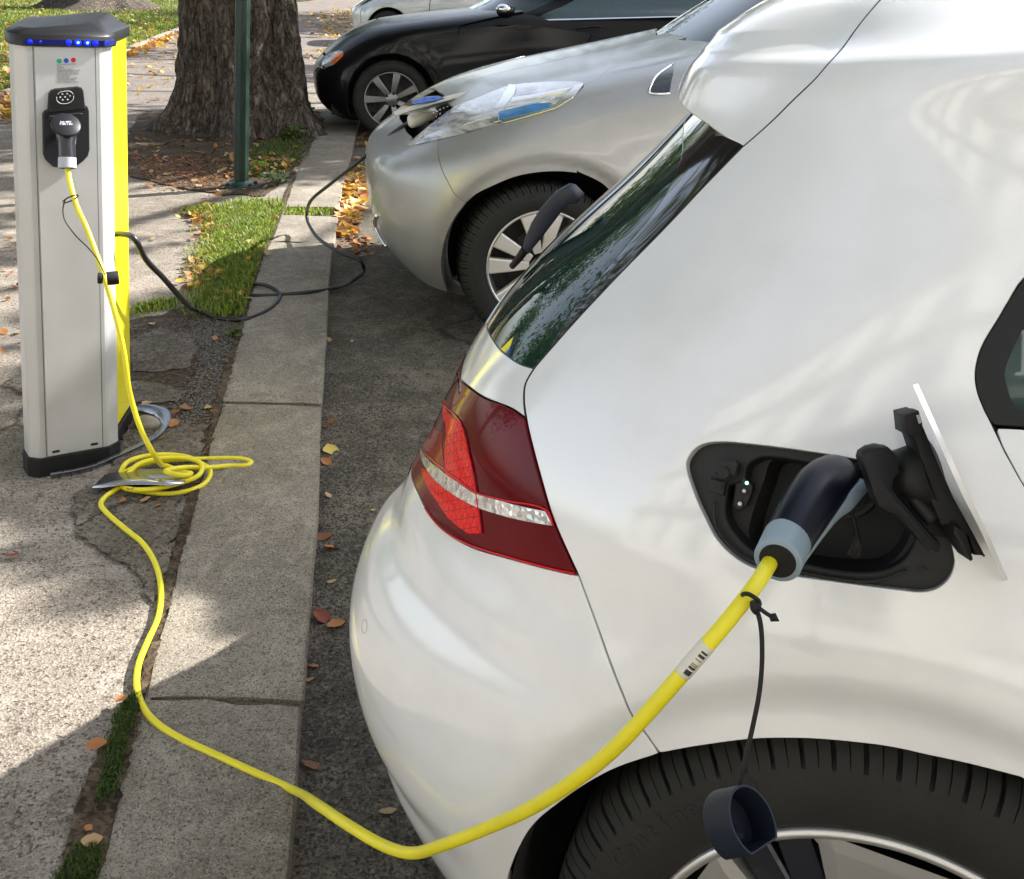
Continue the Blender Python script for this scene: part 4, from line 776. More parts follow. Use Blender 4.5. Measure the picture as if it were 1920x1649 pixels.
LSD = LS.panel('front_door', np.array([LS.xz(.99, .86), LS.xz(.91, .19), LS.xz(3.0, .19), LS.xz(3.2, .86), LS.xz(3.0, 1.0), LS.xz(.82, 1.03)]), M['silver'], leafc, step=.06, seg=.05); LS.mirrored(LSD, leafc)
shellmesh(LS, leafc, .05, LS.vmax-.002, 4.9, [np.array([(max(0, p[0]), max(.052, p[1])) for p in [LS.xz(LAR*1.03*math.cos(math.radians(a)), LWZ+LAR*1.03*math.sin(math.radians(a))) for a in np.linspace(-24, 204, 40)]]), np.array([(0.001, noseL[1]+.02), (.60, noseL[1]+.02), (.66, LS.inv([(853, 202)])[0][1]+.02), (.001, LS.inv([(853, 202)])[0][1]+.02)])], off=.02)
MB().box((-.22, .86, .62), (.3, 1.1, .3)).build('port_bay', M['seam'], leafc)
def lampbowl():
    m, N, L, P = new_mat('headlamp_glass'); v = objco(N); mp = N.new('ShaderNodeMapping'); mp.inputs['Scale'].default_value = (5, 9, 34); mp.inputs['Rotation'].default_value = (0, .22, .3); L.new(v, mp.inputs[0]); n1 = noise(N, L, mp.outputs[0], 1, 3, .5, .4); n2 = noise(N, L, v, 9, 2, .4)
    c = ramp(N, L, n1, [(.34, (.07, .07, .07)), (.44, (.36, .35, .32)), (.55, (.72, .70, .66)), (.66, (.32, .31, .29))]); c = mix(N, L, c, (.55, .55, .53), ramp(N, L, n2, [(.45, (0, 0, 0)), (.6, (.8, .8, .8))]))
    L.new(c, P.inputs['Base Color']); P.inputs['Metallic'].default_value = .35; P.inputs['Roughness'].default_value = .25
    P.inputs['Coat Weight'].default_value = 1; P.inputs['Coat Roughness'].default_value = .01; return m
M['headlamp'] = lampbowl(); M['lamp_chrome'] = mat('lamp_chrome', (.8, .78, .72), .18, metal=.9, coat=1); M['lamp_blue'] = mat('lamp_blue_reflector', (.05, .19, .42), .2, coat=1, var=.4, vscale=20)
hlo = spl(hltv, 3, True); hlo = hlo if area(hlo) > 0 else hlo[::-1]
head = LS.panel('headlight', hlo, M['headlamp'], leafc, step=.02, off=.004, inset=.003, skirt=.02); LS.mirrored(head, leafc)
def onhead(nm, px, m_, off):
    tv = LS.inv(px); tv = tv if area(tv) > 0 else tv[::-1]; LS.panel(nm, tv, m_, head, step=.02, inset=0, off=off, skirt=.006, bev=.002)
onhead('lamp_divider', [(955, 162), (966, 163), (934, 216), (936, 230), (927, 232), (922, 215), (944, 180)], M['lamp_chrome'], .009)
onhead('blue_reflector', [(937, 212), (1000, 197), (1034, 196), (1030, 204), (985, 216), (938, 226)], M['lamp_blue'], .007)
onhead('lamp_trim', [(1094, 160), (1078, 164), (1052, 190), (1034, 206), (940, 228), (944, 233), (1006, 216), (1043, 205), (1074, 186)], M['lamp_chrome'], .008)
onhead('lamp_fin', [(962, 186), (1075, 166), (1060, 174), (958, 194)], M['lamp_chrome'], .008)
onhead('lamp_fin', [(952, 201), (1040, 186), (1030, 191), (948, 206)], M['lamp_chrome'], .008)
onhead('lamp_fin', [(872, 228), (925, 212), (922, 221), (870, 236)], M['lamp_chrome'], .008)
LS.panel('quarter_window', LS.outline(('p', [(1219, 174), (1221, 165), (1233, 144), (1262, 124)]), ('pl', [(1262, 124), (1256, 175), (1219, 174)])), M['piano'], leafc, off=.003, inset=.002, step=.03)
LS.line('window_trim', spl(LS.inv([(1256, 177), (1222, 177), (1217, 172), (1220, 163), (1233, 142), (1262, 121)]), 4), .005, M['chrome'], leafc, off=.003)
b = MB(); P_ = LS(spl(LS.inv([(708, 404), (706, 425), (709, 450), (713, 468)], True), 4)); b.tube(P_+[-.006, -.006, 0], .006, 6); b.build('fog_lamp_trim', M['chrome'], leafc)
# cabin
UK = [(.93, .12, -.05, .60, 1.2, 2.6), (1.05, .08, -.09, .71, 1.3, 2.6), (1.15, .05, -.13, .82, 1.4, 2.6), (1.25, .03, -.18, .95, 1.5, 2.6), (1.35, .02, -.23, 1.10, 1.7, 2.6), (1.44, .01, -.30, 1.27, 1.9, 2.6), (1.50, 0, -.37, 1.42, 2.0, 2.6), (1.535, 0, -.5, 1.56, 2.1, 2.6), (1.55, 0, -.7, 1.68, 2.2, 2.6), (1.555, 0, -.859, 1.75, 2.2, 2.6)]
def ud(P, t, v): P[:, 2] -= .0*P[:, 0]; return P
US = Surf(UK, LH, (LX, LY, 0), lyaw, None, tmax=2.6)
vm = lambda z: float(np.interp(z, [k[0] for k in UK], US.vk))
US.panel('windscreen', np.array([(0, .02), (.42, .03), (.66, vm(1.10)), (.80, vm(1.22)), (.84, vm(1.44)), (.8, vm(1.49)), (0, vm(1.50))]), M['glass'], leafc, mirror=True, step=.05)
pil = US.panel('windscreen_pillar', np.array([(.42, 0), (1.25, 0), (1.30, vm(1.0)), (1.12, vm(1.2)), (1.10, vm(1.43)), (2.9, vm(1.43)), (2.9, vm(1.49)), (.8, vm(1.49)), (.84, vm(1.44)), (.80, vm(1.22)), (.66, vm(1.10)), (.42, .03)]), M['silver'], leafc, step=.05); US.mirrored(pil, leafc)
sw = US.panel('side_window', np.array([(1.30, vm(1.0)), (3.1, vm(1.0)), (2.9, vm(1.43)), (1.10, vm(1.43)), (1.12, vm(1.2))]), M['glass'], leafc, step=.06, off=-.004); US.mirrored(sw, leafc)
US.panel('roof', np.array([(0, vm(1.50)), (.8, vm(1.49)), (2.9, vm(1.49)), (2.9, US.vmax-.001), (0, US.vmax-.001)]), M['silver'], leafc, mirror=True, step=.07)
rear = MB(); rear.add([(3.55, .1, .25), (3.55, 1.62, .25), (3.62, 1.6, .95), (3.62, .12, .95), (3.0, .35, 1.5), (3.0, 1.37, 1.5)], [(0, 1, 2, 3), (3, 2, 5, 4)], True); rear.build('tailgate', M['silver'], leafc)
b = MB(); b.box((1.6, .86, .26), (3.5, 1.3, .1)); b.build('underbody', M['seam'], leafc)
def leaf_spokes(w_, Rr):
    b = MB(); k = MB()
    for i in range(5):
        a = math.radians(20+72*i)
        for s_ in (-1, 1): spoke_poly(.05, Rr-.008, .03, .062, a+s_*math.radians(15), .016, .006, .03, b)
    b.build('wheel_blade', mat('alloy_bright', (.72, .69, .64), .35, metal=.4, coat=.4), w_)
def rest_wheels(par, wl_, pos):
    for (x, y, z, s_) in pos:
        w2 = empty('wheel', (x, y, z)); w2.parent = par
        if s_ > 0: w2.rotation_euler = (0, 0, math.pi)
        for ch in [o for o in bpy.data.objects if o.parent == wl_]: c = ch.copy(); COL.objects.link(c); c.parent = w2
wl_ = wheel(leafc, (0, 0.0, .316), -1, .316, .216, .21, WM, leaf_spokes); rest_wheels(leafc, wl_, [(2.7, 0, .316, -1), (0, 1.72, .316, 1), (2.7, 1.72, .316, 1)])
b = MB(); b.lathe([(LAR+.010, .015), (LAR+.006, .03), (LAR+.012, .10), (LAR+.012, .32), (.0, .32)], 50, c=(0, 0, LWZ), arc=(math.radians(-25), math.radians(205))); b.build('wheel_housing', bpy.data.materials['housing'], leafc)
# charge port in the nose
dN = 4.80
def slab(name, px, dep, thick, m_, parent, bev=.002, tilt=None, hole=None):
    """polygon given where it stands (image position + distance), extruded away from the viewer side"""
    P = np.array([at(x, y, dep if np.isscalar(dep) else dep[i]) for i, (x, y) in enumerate(px)]); c = P.mean(0)
    u_, s_, vt = np.linalg.svd(P-c); ez = vt[2]; ez = ez if ez@(VO-c) > 0 else -ez; ex = vt[0]; ey = np.cross(ez, ex); q = np.stack([(P-c)@ex, (P-c)@ey], -1)
    if area(q) < 0: q = q[::-1]
    W_ = np.linalg.inv(np.array(parent_world(parent))) if parent is not None else np.eye(4)
    mb = MB(); mb.prism(q, -thick, 0, (c, ex, ey, ez), bev); V = np.array(mb.V); V = V@W_[:3, :3].T+W_[:3, 3]; mb.V = [tuple(v) for v in V]
    return mb.build(name, m_, parent, autosmooth=40)
def parent_world(o):
    M_ = Matrix.LocRotScale(o.location, o.rotation_euler, None)
    return parent_world(o.parent)@M_ if o.parent else M_
def tubew(name, pts, r, m_, parent, n=10, k=6, **kw):
    P = np.array([at(*p) for p in pts]); P = spl(P, k) if len(P) > 2 else P
    if parent is not None: W_ = np.linalg.inv(np.array(parent_world(parent))); P = P@W_[:3, :3].T+W_[:3, 3]
    rr = r if np.isscalar(r) else np.interp(np.linspace(0, 1, len(P)), np.linspace(0, 1, len(r)), r)
    return MB().tube(P, rr, n).build(name, m_, parent, autosmooth=50, **kw)
lid = slab('charge_port_lid', [(741, 218), (775, 205), (815, 199), (850, 187), (887, 177), (880, 181), (845, 197), (815, 208), (770, 212)], [4.55, 4.55, 4.57, 4.6, 4.64, 4.70, 4.70, 4.68, 4.62], .02, mat('lid_white', (.55, .57, .52), .3, coat=1), leafc, .004)
slab('badge', [(771, 192), (778, 187), (800, 181), (822, 180), (833, 184), (815, 190), (795, 194), (775, 196)], [4.53]*8, .02, mat('badge_blue', (.03, .12, .55), .15, coat=1), leafc, .003)
slab('charge_port', [(800, 225), (820, 208), (850, 196), (868, 190), (860, 205), (838, 222), (822, 236), (806, 240)], [4.72]*8, .04, M['plastic'], leafc, .004)
b = MB(); W_ = np.linalg.inv(np.array(parent_world(leafc)))
for (x, y) in [(813, 214), (820, 210), (826, 206), (833, 203), (818, 219), (826, 214), (824, 222), (840, 200), (851, 193), (858, 191)]:
    p = at(x, y, 4.69)@W_[:3, :3].T+W_[:3, 3]; b.sphere(p, .006, 8)
b.build('bolt', M['chrome'], leafc)
# ================================================================== black estate car
byaw = math.radians(8); BX, BY, BH = -1.031, 9.189, .88
BK = [(.13, 0, -.04, -.50, .1, 3.0), (.24, 0, .02, -.62, .1, 3.0), (.38, 0, .035, -.665, .1, 3.0), (.50, .02, .03, -.67, .1, 3.0), (.60, .05, .022, -.64, .1, 2.9), (.70, .09, .005, -.57, .15, 2.8), (.78, .12, -.015, -.49, .2, 2.8), (.84, .13, -.035, -.41, .25, 2.8), (.885, .13, -.08, -.33, .3, 2.8), (.912, .13, -.15, -.25, .35, 2.8), (.93, .13, -.28, -.18, .35, 2.8), (.945, .13, -.5, -.12, .35, 2.8), (.95, .13, -.879, -.1, .35, 2.8)]
bd = arch_disp(.365, .335, BH, 1.1); BS = Surf(BK, BH, (BX, BY, 0), byaw, bd, tmax=5); bd.S = BS; BS.grid = None
black = empty('parked_car', (BX, BY, 0), byaw, 'black estate car with grey alloy wheel parked beyond the silver hatchback', 'car')
bxz = lambda pts: [tuple(p) for p in pts]
bar_ = lambda a: (.365*math.cos(math.radians(a)), .335+.365*math.sin(math.radians(a)))
bh = BS.vmax-.002; zt = BS.vk[9]
def both(S_, o, par): S_.mirrored(o, par); return o
arcT = [BS.xz(*bar_(a)) for a in np.linspace(-22, 202, 40)]
w_o = dedupe(np.array([BS.xz(.575, .13), BS.xz(.575, .5), BS.xz(.56, .93)]+[(1.2+.75, zt)]+[(1.0, zt), (.62, zt-.04), (.60, BS.vk[5]), (.66, BS.vk[4]), (.74, BS.vk[2])]+[(.80, .004)]+[tuple(p) for p in arcT[::-1]]))
w_o[:, 1] = np.maximum(w_o[:, 1], .001); both(BS, BS.panel('front_wing', w_o if area(w_o) > 0 else w_o[::-1], M['black_paint'], black, step=.04, seg=.03), black)
bm_o = np.array([(0, .001), (.80, .001), (.74, BS.vk[2]), (.66, BS.vk[4]), (.60, BS.vk[5]-.02), (0, BS.vk[5]-.02)]); BS.panel('front_bumper', bm_o, M['black_paint'], black, mirror=True, step=.05)
BS.panel('bonnet', np.array([(0, BS.vk[5]), (.60, BS.vk[5]), (.62, zt-.04), (1.0, zt), (1.2+.75, zt), (1.2+.8, bh), (0, bh)]), M['black_paint'], black, mirror=True, step=.05)
for x0, x1 in ((.582, 1.66), (1.668, 2.6)):
    d_ = BS.panel('front_door' if x0 < 1 else 'rear_door', np.array([BS.xz(x0, .16), BS.xz(x1, .16), BS.xz(x1, .955), BS.xz(x0, .93)]), M['black_paint'], black, step=.05, seg=.05, skirt=.02); BS.mirrored(d_, black)
    if x0 < 1:
        hp = BS(BS.inv([(1078, 53), (1096, 52), (1112, 50), (1126, 51)], True))+[0, -.03, 0]; MB().tube(spl(hp, 4), [.010]*13, 8).build('door_handle', M['black_paint'], d_)
rq = BS.panel('rear_quarter_panel', np.array([BS.xz(2.61, .16), BS.xz(3.7, .3), BS.xz(3.7, .95), BS.xz(2.61, .955)]), M['black_paint'], black, step=.06, seg=.05); BS.mirrored(rq, black)
shellmesh(BS, black, .003, BS.vmax-.003, 4.7, [np.array([(p[0], max(.004, p[1])) for p in arcT])], off=.02, step=.07)
bl_hl = BS.outline(('p', [(604, 122), (612, 104), (628, 97), (643, 98), (641, 106), (628, 119), (612, 127)])); bl_hl = np.array(bl_hl)
hb = BS.panel('headlight', bl_hl, M['headlamp'], black, step=.03, off=.004, inset=0, skirt=.01); BS.mirrored(hb, black)
o2 = BS.outline(('p', [(621, 120), (630, 104), (643, 98), (642, 106), (630, 118)])); BS.panel('indicator', o2, M['orange_lens'], black, step=.02, off=.008, inset=0)
fg = BS(BS.inv([(594, 133), (597, 128), (606, 127)], True)); MB().tube(spl(fg, 4)+[-.01, -.01, 0], .008, 6).build('bumper_trim', M['chrome'], black)
BUK = [(.90, .05, -.05, .52, 1.5, 2.6), (1.0, .03, -.09, .68, 1.6, 2.6), (1.12, 0, -.14, .88, 1.8, 2.6), (1.25, 0, -.2, 1.1, 2.0, 2.6), (1.36, 0, -.28, 1.3, 2.1, 2.6), (1.42, 0, -.4, 1.45, 2.2, 2.6), (1.44, 0, -.6, 1.6, 2.3, 2.6), (1.445, 0, -.879, 1.7, 2.3, 2.6)]
BU = Surf(BUK, BH, (BX, BY, 0), byaw, None, tmax=3)
bv = lambda z: float(np.interp(z, [k[0] for k in BUK], BU.vk))
BU.panel('windscreen', np.array([(0, 0.001), (.80, .001), (.80, bv(1.36)), (0, bv(1.38))]), M['glass'], black, mirror=True, step=.07)
both(BU, BU.panel('window_pillar', np.array([(.80, .001), (.93, .001), (.92, bv(1.33)), (2.9, bv(1.33)), (2.9, bv(1.38)), (.80, bv(1.38))]), M['black_paint'], black, step=.06), black)
both(BU, BU.panel('side_window', np.array([(.93, .06), (2.9, .06), (2.9, bv(1.33)), (.92, bv(1.33))]), M['win'], black, step=.08, off=-.004), black)
both(BU, BU.panel('window_trim', np.array([(.93, .035), (2.9, .035), (2.9, .055), (.93, .055)]), M['chrome'], black, step=.05, off=.004), black)
BU.panel('roof', np.array([(0, bv(1.38)), (2.9, bv(1.38)), (2.9, BU.vmax-.001), (0, BU.vmax-.001)]), M['black_paint'], black, mirror=True, step=.1)
b = MB(); c_ = at(948, 20, 9.05)@np.linalg.inv(np.array(parent_world(black)))[:3, :3].T+np.linalg.inv(np.array(parent_world(black)))[:3, 3]
b.sphere(c_, .105, 16, (.75, 1.0, .62)); mm_ = b.build('door_mirror', M['black_paint'], black); b = MB(); b.sphere(c_+[-.02, -.04, .012], .085, 14, (.8, .9, .5)); b.build('mirror_cap', M['chrome'], mm_)
b = MB(); b.box((1.5, .88, .22), (4.0, 1.4, .1)); b.build('underbody', M['seam'], black)
def bl_spokes(w_, Rr):
    b = MB()
    for i in range(7): spoke_poly(.045, Rr-.005, .036, .062, math.radians(26+360/7*i), .02, .006, .035, b)
    b.build('wheel_spoke', M['alloy_dark'], w_); b = MB(); b.lathe([(.001, .006), (.05, .006), (.056, .012), (.058, .05)], 24); b.build('wheel_centre', M['alloy_dark'], w_)
    b = MB()
    for i in range(5): a = 2*math.pi*i/5; MB().lathe([(.001, .002), (.012, .002), (.014, .01)], 8, c=(.052*math.cos(a), 0, .052*math.sin(a))).build('wheel_nut', M['brake'], w_)
WM2 = dict(WM); WM2['rim'] = M['alloy_dark']; WM2['hub'] = M['alloy_dark']
wl_ = wheel(black, (0, 0, .322), -1, .322, .226, .22, WM2, bl_spokes); rest_wheels(black, wl_, [(2.75, 0, .322, -1), (0, 1.76, .322, 1), (2.75, 1.76, .322, 1)])
b = MB(); b.lathe([(.375, .015), (.37, .03), (.375, .10), (.375, .32), (.0, .32)], 40, c=(0, 0, .335), arc=(math.radians(-25), math.radians(205))); b.build('wheel_housing', bpy.data.materials['housing'], black)
# ================================================================== pale grey car further back
_p = ray(728, 95); _d = 19.0; FX = VO[0]+_p[0]*_d; FY = VO[1]+_p[1]*_d; fyaw = math.radians(8)
fd = arch_disp(.36, .33, LH, .9); FS = Surf(LK, LH, (FX, FY, 0), fyaw, fd, tmax=5); fd.S = FS
far = empty('parked_car', (FX, FY, 0), fyaw, 'pale grey car parked farthest back, only its nose showing above the black bonnet', 'car')
arcF = [FS.xz(.36*math.cos(math.radians(a)), .33+.36*math.sin(math.radians(a))) for a in np.linspace(-22, 202, 30)]; arcF = [(p[0], max(.001, p[1])) for p in arcF]
f_o = dedupe(np.array([FS.xz(.75, .18), FS.xz(.75, .95), (1.95, FS.vk[9]), (0.62, FS.vk[9]), (.62, .001)]+arcF[::-1])); both(FS, FS.panel('front_wing', f_o if area(f_o) > 0 else f_o[::-1], M['grey_car'], far, step=.06, seg=.05), far)
FS.panel('front_bumper', np.array([(0, .001), (.61, .001), (.61, FS.vk[6]), (0, FS.vk[6])]), M['grey_car'], far, mirror=True, step=.07); FS.panel('bonnet', np.array([(0, FS.vk[6]+.004), (.61, FS.vk[6]+.004), (.61, FS.vk[9]), (1.95, FS.vk[9]), (1.95, FS.vmax-.002), (0, FS.vmax-.002)]), M['grey_car'], far, mirror=True, step=.07)
both(FS, FS.panel('front_door', np.array([FS.xz(.76, .18), FS.xz(1.8, .18), FS.xz(1.8, .95), FS.xz(.76, .95)]), M['grey_car'], far, step=.07, seg=.06), far); both(FS, FS.panel('rear_door', np.array([FS.xz(1.81, .18), FS.xz(3.3, .18), FS.xz(3.3, .95), FS.xz(1.81, .95)]), M['grey_car'], far, step=.07, seg=.06), far)
both(FS, FS.panel('headlight', FS.outline(('t', [(.50, FS.vk[5]+.01), (.62, FS.vk[6]), (.80, FS.vk[8]), (.62, FS.vk[8]), (.50, FS.vk[7])])), M['glass'], far, step=.05, off=.004), far)
FU = Surf(UK, LH, (FX, FY, 0), fyaw, None, tmax=3); FU.panel('windscreen', np.array([(0, .001), (.86, .001), (.8, vm(1.49)), (0, vm(1.5))]), M['glass'], far, mirror=True, step=.1); both(FU, FU.panel('side_window', np.array([(.87, .02), (3.1, .02), (2.9, vm(1.45)), (.85, vm(1.45))]), M['glass'], far, step=.1), far)
FU.panel('roof', np.array([(0, vm(1.50)), (.8, vm(1.49)), (2.9, vm(1.46)), (2.9, FU.vmax-.001), (0, FU.vmax-.001)]), M['grey_car'], far, mirror=True, step=.1)
shellmesh(FS, far, .003, FS.vmax-.003, 4.5, [np.array([(p[0], max(.004, p[1])) for p in arcF])], off=.02, step=.1)
wl_ = wheel(far, (0, 0, .316), -1, .316, .216, .21, WM, leaf_spokes, blocks=30); rest_wheels(far, wl_, [(2.6, 0, .316, -1), (0, 1.72, .316, 1), (2.6, 1.72, .316, 1)])
b = MB(); b.lathe([(.37, .02), (.37, .32), (.0, .32)], 30, c=(0, 0, .33), arc=(math.radians(-25), math.radians(205))); b.build('wheel_housing', bpy.data.materials['housing'], far)
# ================================================================== green lamp post
_b = gp(452, 352); lp = empty('lamp_post', tuple(_b), 0, 'dark green metal lamp post standing in front of the big tree', 'lamp post')
M['green_metal'] = mat('green_metal', (.006, .024, .019), .42, spec=.3, var=.45, vscale=14, rvar=.15, coat=.3, bump=.0006, bscale=60)
lx = .046; b = MB(); n = 40; P = []
zz = np.linspace(0, 4.2, 30); prof = []
V = []; 
for z in zz:
    for j in range(n):
        a = 2*math.pi*j/n; r = .043-.0012*z+(.0035*math.cos(a*8)); V.append((lx*z+r*math.cos(a), r*math.sin(a), z))
b.add(V, [(i*n+j, i*n+(j+1) % n, (i+1)*n+(j+1) % n, (i+1)*n+j) for i in range(len(zz)-1) for j in range(n)], True)
b.build('pole', M['green_metal'], lp)
b = MB(); b.lathe([(.001, .045), (.058, .045), (.072, .03), (.09, .022), (.095, .0)], 32, 'z'); b.build('base_collar', M['green_metal'], lp)
b = MB(); b.prism([(.10*math.cos(a)*(1.25 if abs(math.cos(a)) > .5 else 1), .09*math.sin(a)) for a in np.linspace(0, 2*np.pi, 14, endpoint=False)], 0, .02, bev=.004); b.build('foot_plate', mat('rusty_plate', (.03, .04, .035), .7, var=.5, vscale=20), lp)
for a in (.6, 2.4, 3.9, 5.5): MB().lathe([(.001, .034), (.011, .034), (.013, .02)], 6, 'z', c=(.10*math.cos(a), .075*math.sin(a), 0)).build('bolt', M['rubber'], lp)
MB().lathe([(.0, 4.75), (.13, 4.7), (.2, 4.45), (.06, 4.2), (.04, 4.15)], 20, 'z', c=(lx*4.2, 0, 0)).build('lamp_head', M['green_metal'], lp)
# ================================================================== charging post
cB = np.array(gp(78, 892)); phi = math.radians(35.5); LEAN = .060
class Frame:
    """leaning frame of the post: origin at its front left foot"""
    def __init__(s, lean):
        s.z = np.array([lean, 0, 1.]); s.z /= np.linalg.norm(s.z); x = np.array([math.cos(phi), math.sin(phi), 0]); s.x = x-s.z*(x@s.z); s.x /= np.linalg.norm(s.x); s.y = np.cross(s.z, s.x); s.o = cB
    def w(s, a, b, c): return s.o+a*s.x+b*s.y+c*s.z
    def face(s, x, y, d=0.0):      # image point -> (a, height) on the plane d in front of the front face
        r_ = ray(x, y); n_ = -s.y; t = ((s.o+n_*d-VO)@n_)/(r_@n_); P = VO+r_*t-s.o; return np.array([P@s.x, P@s.z])
FR = Frame(LEAN)
for _ in range(8):
    e = proj(FR.w(.0, 0, 1.1))[0]-51.5; FR = Frame(LEAN := LEAN-e/675/1.1)
Hs = np.linspace(.9, 1.4, 400); HT = Hs[np.argmin(abs(proj(np.array([FR.w(0, 0, h) for h in Hs]))[:, 1]-84))]
print('post lean', LEAN, 'height', HT, 'face right', FR.face(185, 70), FR.face(200, 866), proj(FR.w(.172, 0, 0)))
post = empty('charging_post', tuple(cB)); tag(post, 'silver and yellow electric car charging post with black top and blue lights', 'charging station')
post.matrix_world = Matrix(((FR.x[0], FR.y[0], FR.z[0], cB[0]), (FR.x[1], FR.y[1], FR.z[1], cB[1]), (FR.x[2], FR.y[2], FR.z[2], cB[2]), (0, 0, 0, 1)))
post_rot = post.matrix_world.to_euler(); post.rotation_euler = post_rot
M['alu'] = mat('brushed_aluminium', (.56, .56, .55), .42, metal=.35, var=.11, vscale=7, bump=.00008, bscale=900, rvar=.08)
M['yellow'] = mat('yellow_panel', (.80, .72, .01), .35, coat=.4, var=.04, vscale=4)
W = .176; cw = float(FR.face(207, 70)[0]);
XYZ = (np.eye(3)[0], np.eye(3)[1], np.eye(3)[2]); F0 = (np.zeros(3), *XYZ)
def prism_z(pl, z0, z1, bev=0): return MB().prism(pl, z0, z1, F0, bev)
front = [(0, 0), (W, 0), (W+.008, .003), (W+.036, .022), (W+.040, .030), (W+.040, .075), (-.026, .075), (-.026, .024), (-.022, .018), (-.006, .003)]
prism_z(front, .05, HT).build('aluminium_shell', M['alu'], post)
for x in (.0145, W-.0105): MB().box((x, .0, (HT+.05)/2), (.0012, .0024, HT-.055)).build('groove', mat('groove_grey', (.09, .09, .09), .6), post)
prism_z([(.0175, -.004), (W-.0135, -.004), (W-.0135, .0), (.0175, .0)], .056, HT-.004).build('front_panel', M['alu'], post)
prism_z([(W+.041, .0765), (W+.142, .25), (W+.12, .29), (.09, .29), (.065, .25), (-.022, .0765)], .06, HT+.012).build('yellow_shell', M['yellow'], post)
prism_z([(-.006, -.006), (W+.006, -.006), (W+.044, .022), (W+.047, .075), (W+.148, .25), (W+.125, .297), (.07, .297), (.04, .25), (-.031, .075), (-.030, .022)], -.05, .052, .003).build('black_plinth', M['plastic'], post)
# cap: band, then roof with sloping sides
capo = np.array([(-.010, -.010), (W+.012, -.010), (W+.047, .018), (W+.051, .075), (W+.152, .25), (W+.126, .30), (.065, .30), (.035, .25), (-.035, .075), (-.034, .022)])
m_ = MB(); cc = capo.mean(0); V = []; lv = [(HT-.002, 1.0), (HT+.024, 1.0), (HT+.028, .985), (HT+.040, .84), (HT+.048, .66), (HT+.052, .40), (HT+.053, .02)]
for z, k in lv:
    for p in capo: q = cc+(p-cc)*k; V.append((q[0], q[1], z+(.012 if z > HT+.04 else 0)*(q[0]-cc[0])/.1+.012*(q[1]/.3)))
K = len(capo); m_.add(V, [(i*K+j, i*K+(j+1) % K, (i+1)*K+(j+1) % K, (i+1)*K+j) for i in range(len(lv)-1) for j in range(K)]); m_.F.append(tuple(range(K))[::-1]); m_.S.append(False); m_.M.append(0)
m_.build('black_cap', mat('cap_black', (.016, .016, .018), .34, spec=.3, var=.2, vscale=20), post, autosmooth=50)
led = mat('led_blue', (.0, .01, .5), .2, emis=(.0, .02, 1.0), estr=.3); ledc = mat('led_core', (.1, .4, 1), .2, emis=(.15, .5, 1.0), estr=1.3)
prism_z([(-.008, -.0125), (W+.010, -.0125), (W+.049, .0175), (W+.0535, .070), (W+.050, .070), (W+.045, .02), (W+.010, -.009), (-.008, -.009)], HT+.003, HT+.015).build('led_strip', mat('led_strip_lens', (.01, .01, .05), .15, coat=1, emis=(.01, .01, .35), estr=.08), post)
for x, r, lit in ((.006, .006, 0), (.098, .008, 0), (.120, .009, 1), (.143, .009, 1), (.163, .008, 0), (.030, .003, 2)):
    MB().lathe([(.0005, -.0016), (r*.55, -.001), (r, 0)], 14, c=(x, -.0128, HT+.009)).build('led', led, post)
    if lit == 1: MB().lathe([(.0005, -.0026), (.003, -.002), (.0034, -.0012)], 10, c=(x, -.0128, HT+.009)).build('led', ledc, post)
e3 = np.array([math.cos(math.radians(38)), math.sin(math.radians(38)), 0]); 
for k in (.25, .65): MB().lathe([(.0005, .0012), (.005, .0008), (.008, 0)], 12, c=(W+.010+.036*k, -.0125+.03*k, HT+.009), frame=(e3, (0, 0, 1), (e3[1], -e3[0], 0))).build('led', led, post)
# front face details (a, height) on the plane
def fp(px, d=0.004): return np.array([FR.face(x, y, d) for x, y in px])
def on_face(name, poly, d0, d1, m_, parent=post, bev=0, rnd=0):
    p = np.array(poly); p = p if area(p) > 0 else p[::-1]
    fr = (np.zeros(3), np.array([1., 0, 0]), np.array([0, 0, 1.]), np.array([0, -1., 0])); return MB().prism(p, d0, d1, fr, bev).build(name, m_, parent)
def disc(name, c, r, d0, d1, m_, parent=post, n=20): return on_face(name, [(c[0]+r*math.cos(a), c[1]+r*math.sin(a)) for a in np.linspace(0, 2*np.pi, n, endpoint=False)], d0, d1, m_, parent)
for (x, y), c in (((111, 115), (.01, .35, .15)), ((124, 114), (.01, .08, .5)), ((137.5, 113), (.6, .01, .03))):
    disc('status_dot', fp([(x, y)])[0], .0062, .0040, .0046, mat('dot', c, .4))
def text3(s_, p0, size, m_, parent, name='lettering', align='CENTER'):
    cu = bpy.data.curves.new(name, 'FONT'); cu.body = s_; cu.size = size; cu.align_x = align; cu.extrude = .0001; tmp = bpy.data.objects.new(name, cu); COL.objects.link(tmp); dg = bpy.context.evaluated_depsgraph_get()
    me = bpy.data.meshes.new_from_object(tmp.evaluated_get(dg)); bpy.data.objects.remove(tmp); o = link(name, me, m_, parent); o.location = (p0[0], p0[1], p0[2]); o.rotation_euler = (math.radians(90), 0, 0); return o
ink = mat('ink', (.12, .12, .13), .6)
for s_, (x, y) in (('READY', (111, 122)), ('CHARGING', (124, 121)), ('FAULT', (137.5, 120))): q = fp([(x, y)])[0]; text3(s_, (q[0], -.0045, q[1]-.002), .0042, ink, post)
for s_, y, sz in (('START', 127, .0058), ('Plug in the cable and wait', 131, .0054), ('until the blue light is on', 134.5, .0054), ('and charging has started', 138, .0054), ('ATTENTION', 142.5, .0058), ('Use the cable supplied', 146, .0054), ('Cable may be locked', 149.5, .0054), ('when charging is started', 153.5, .0054)):
    q = fp([(107, y)])[0]; text3(s_, (q[0], -.0045, q[1]-.002), sz, ink, post, align='LEFT')
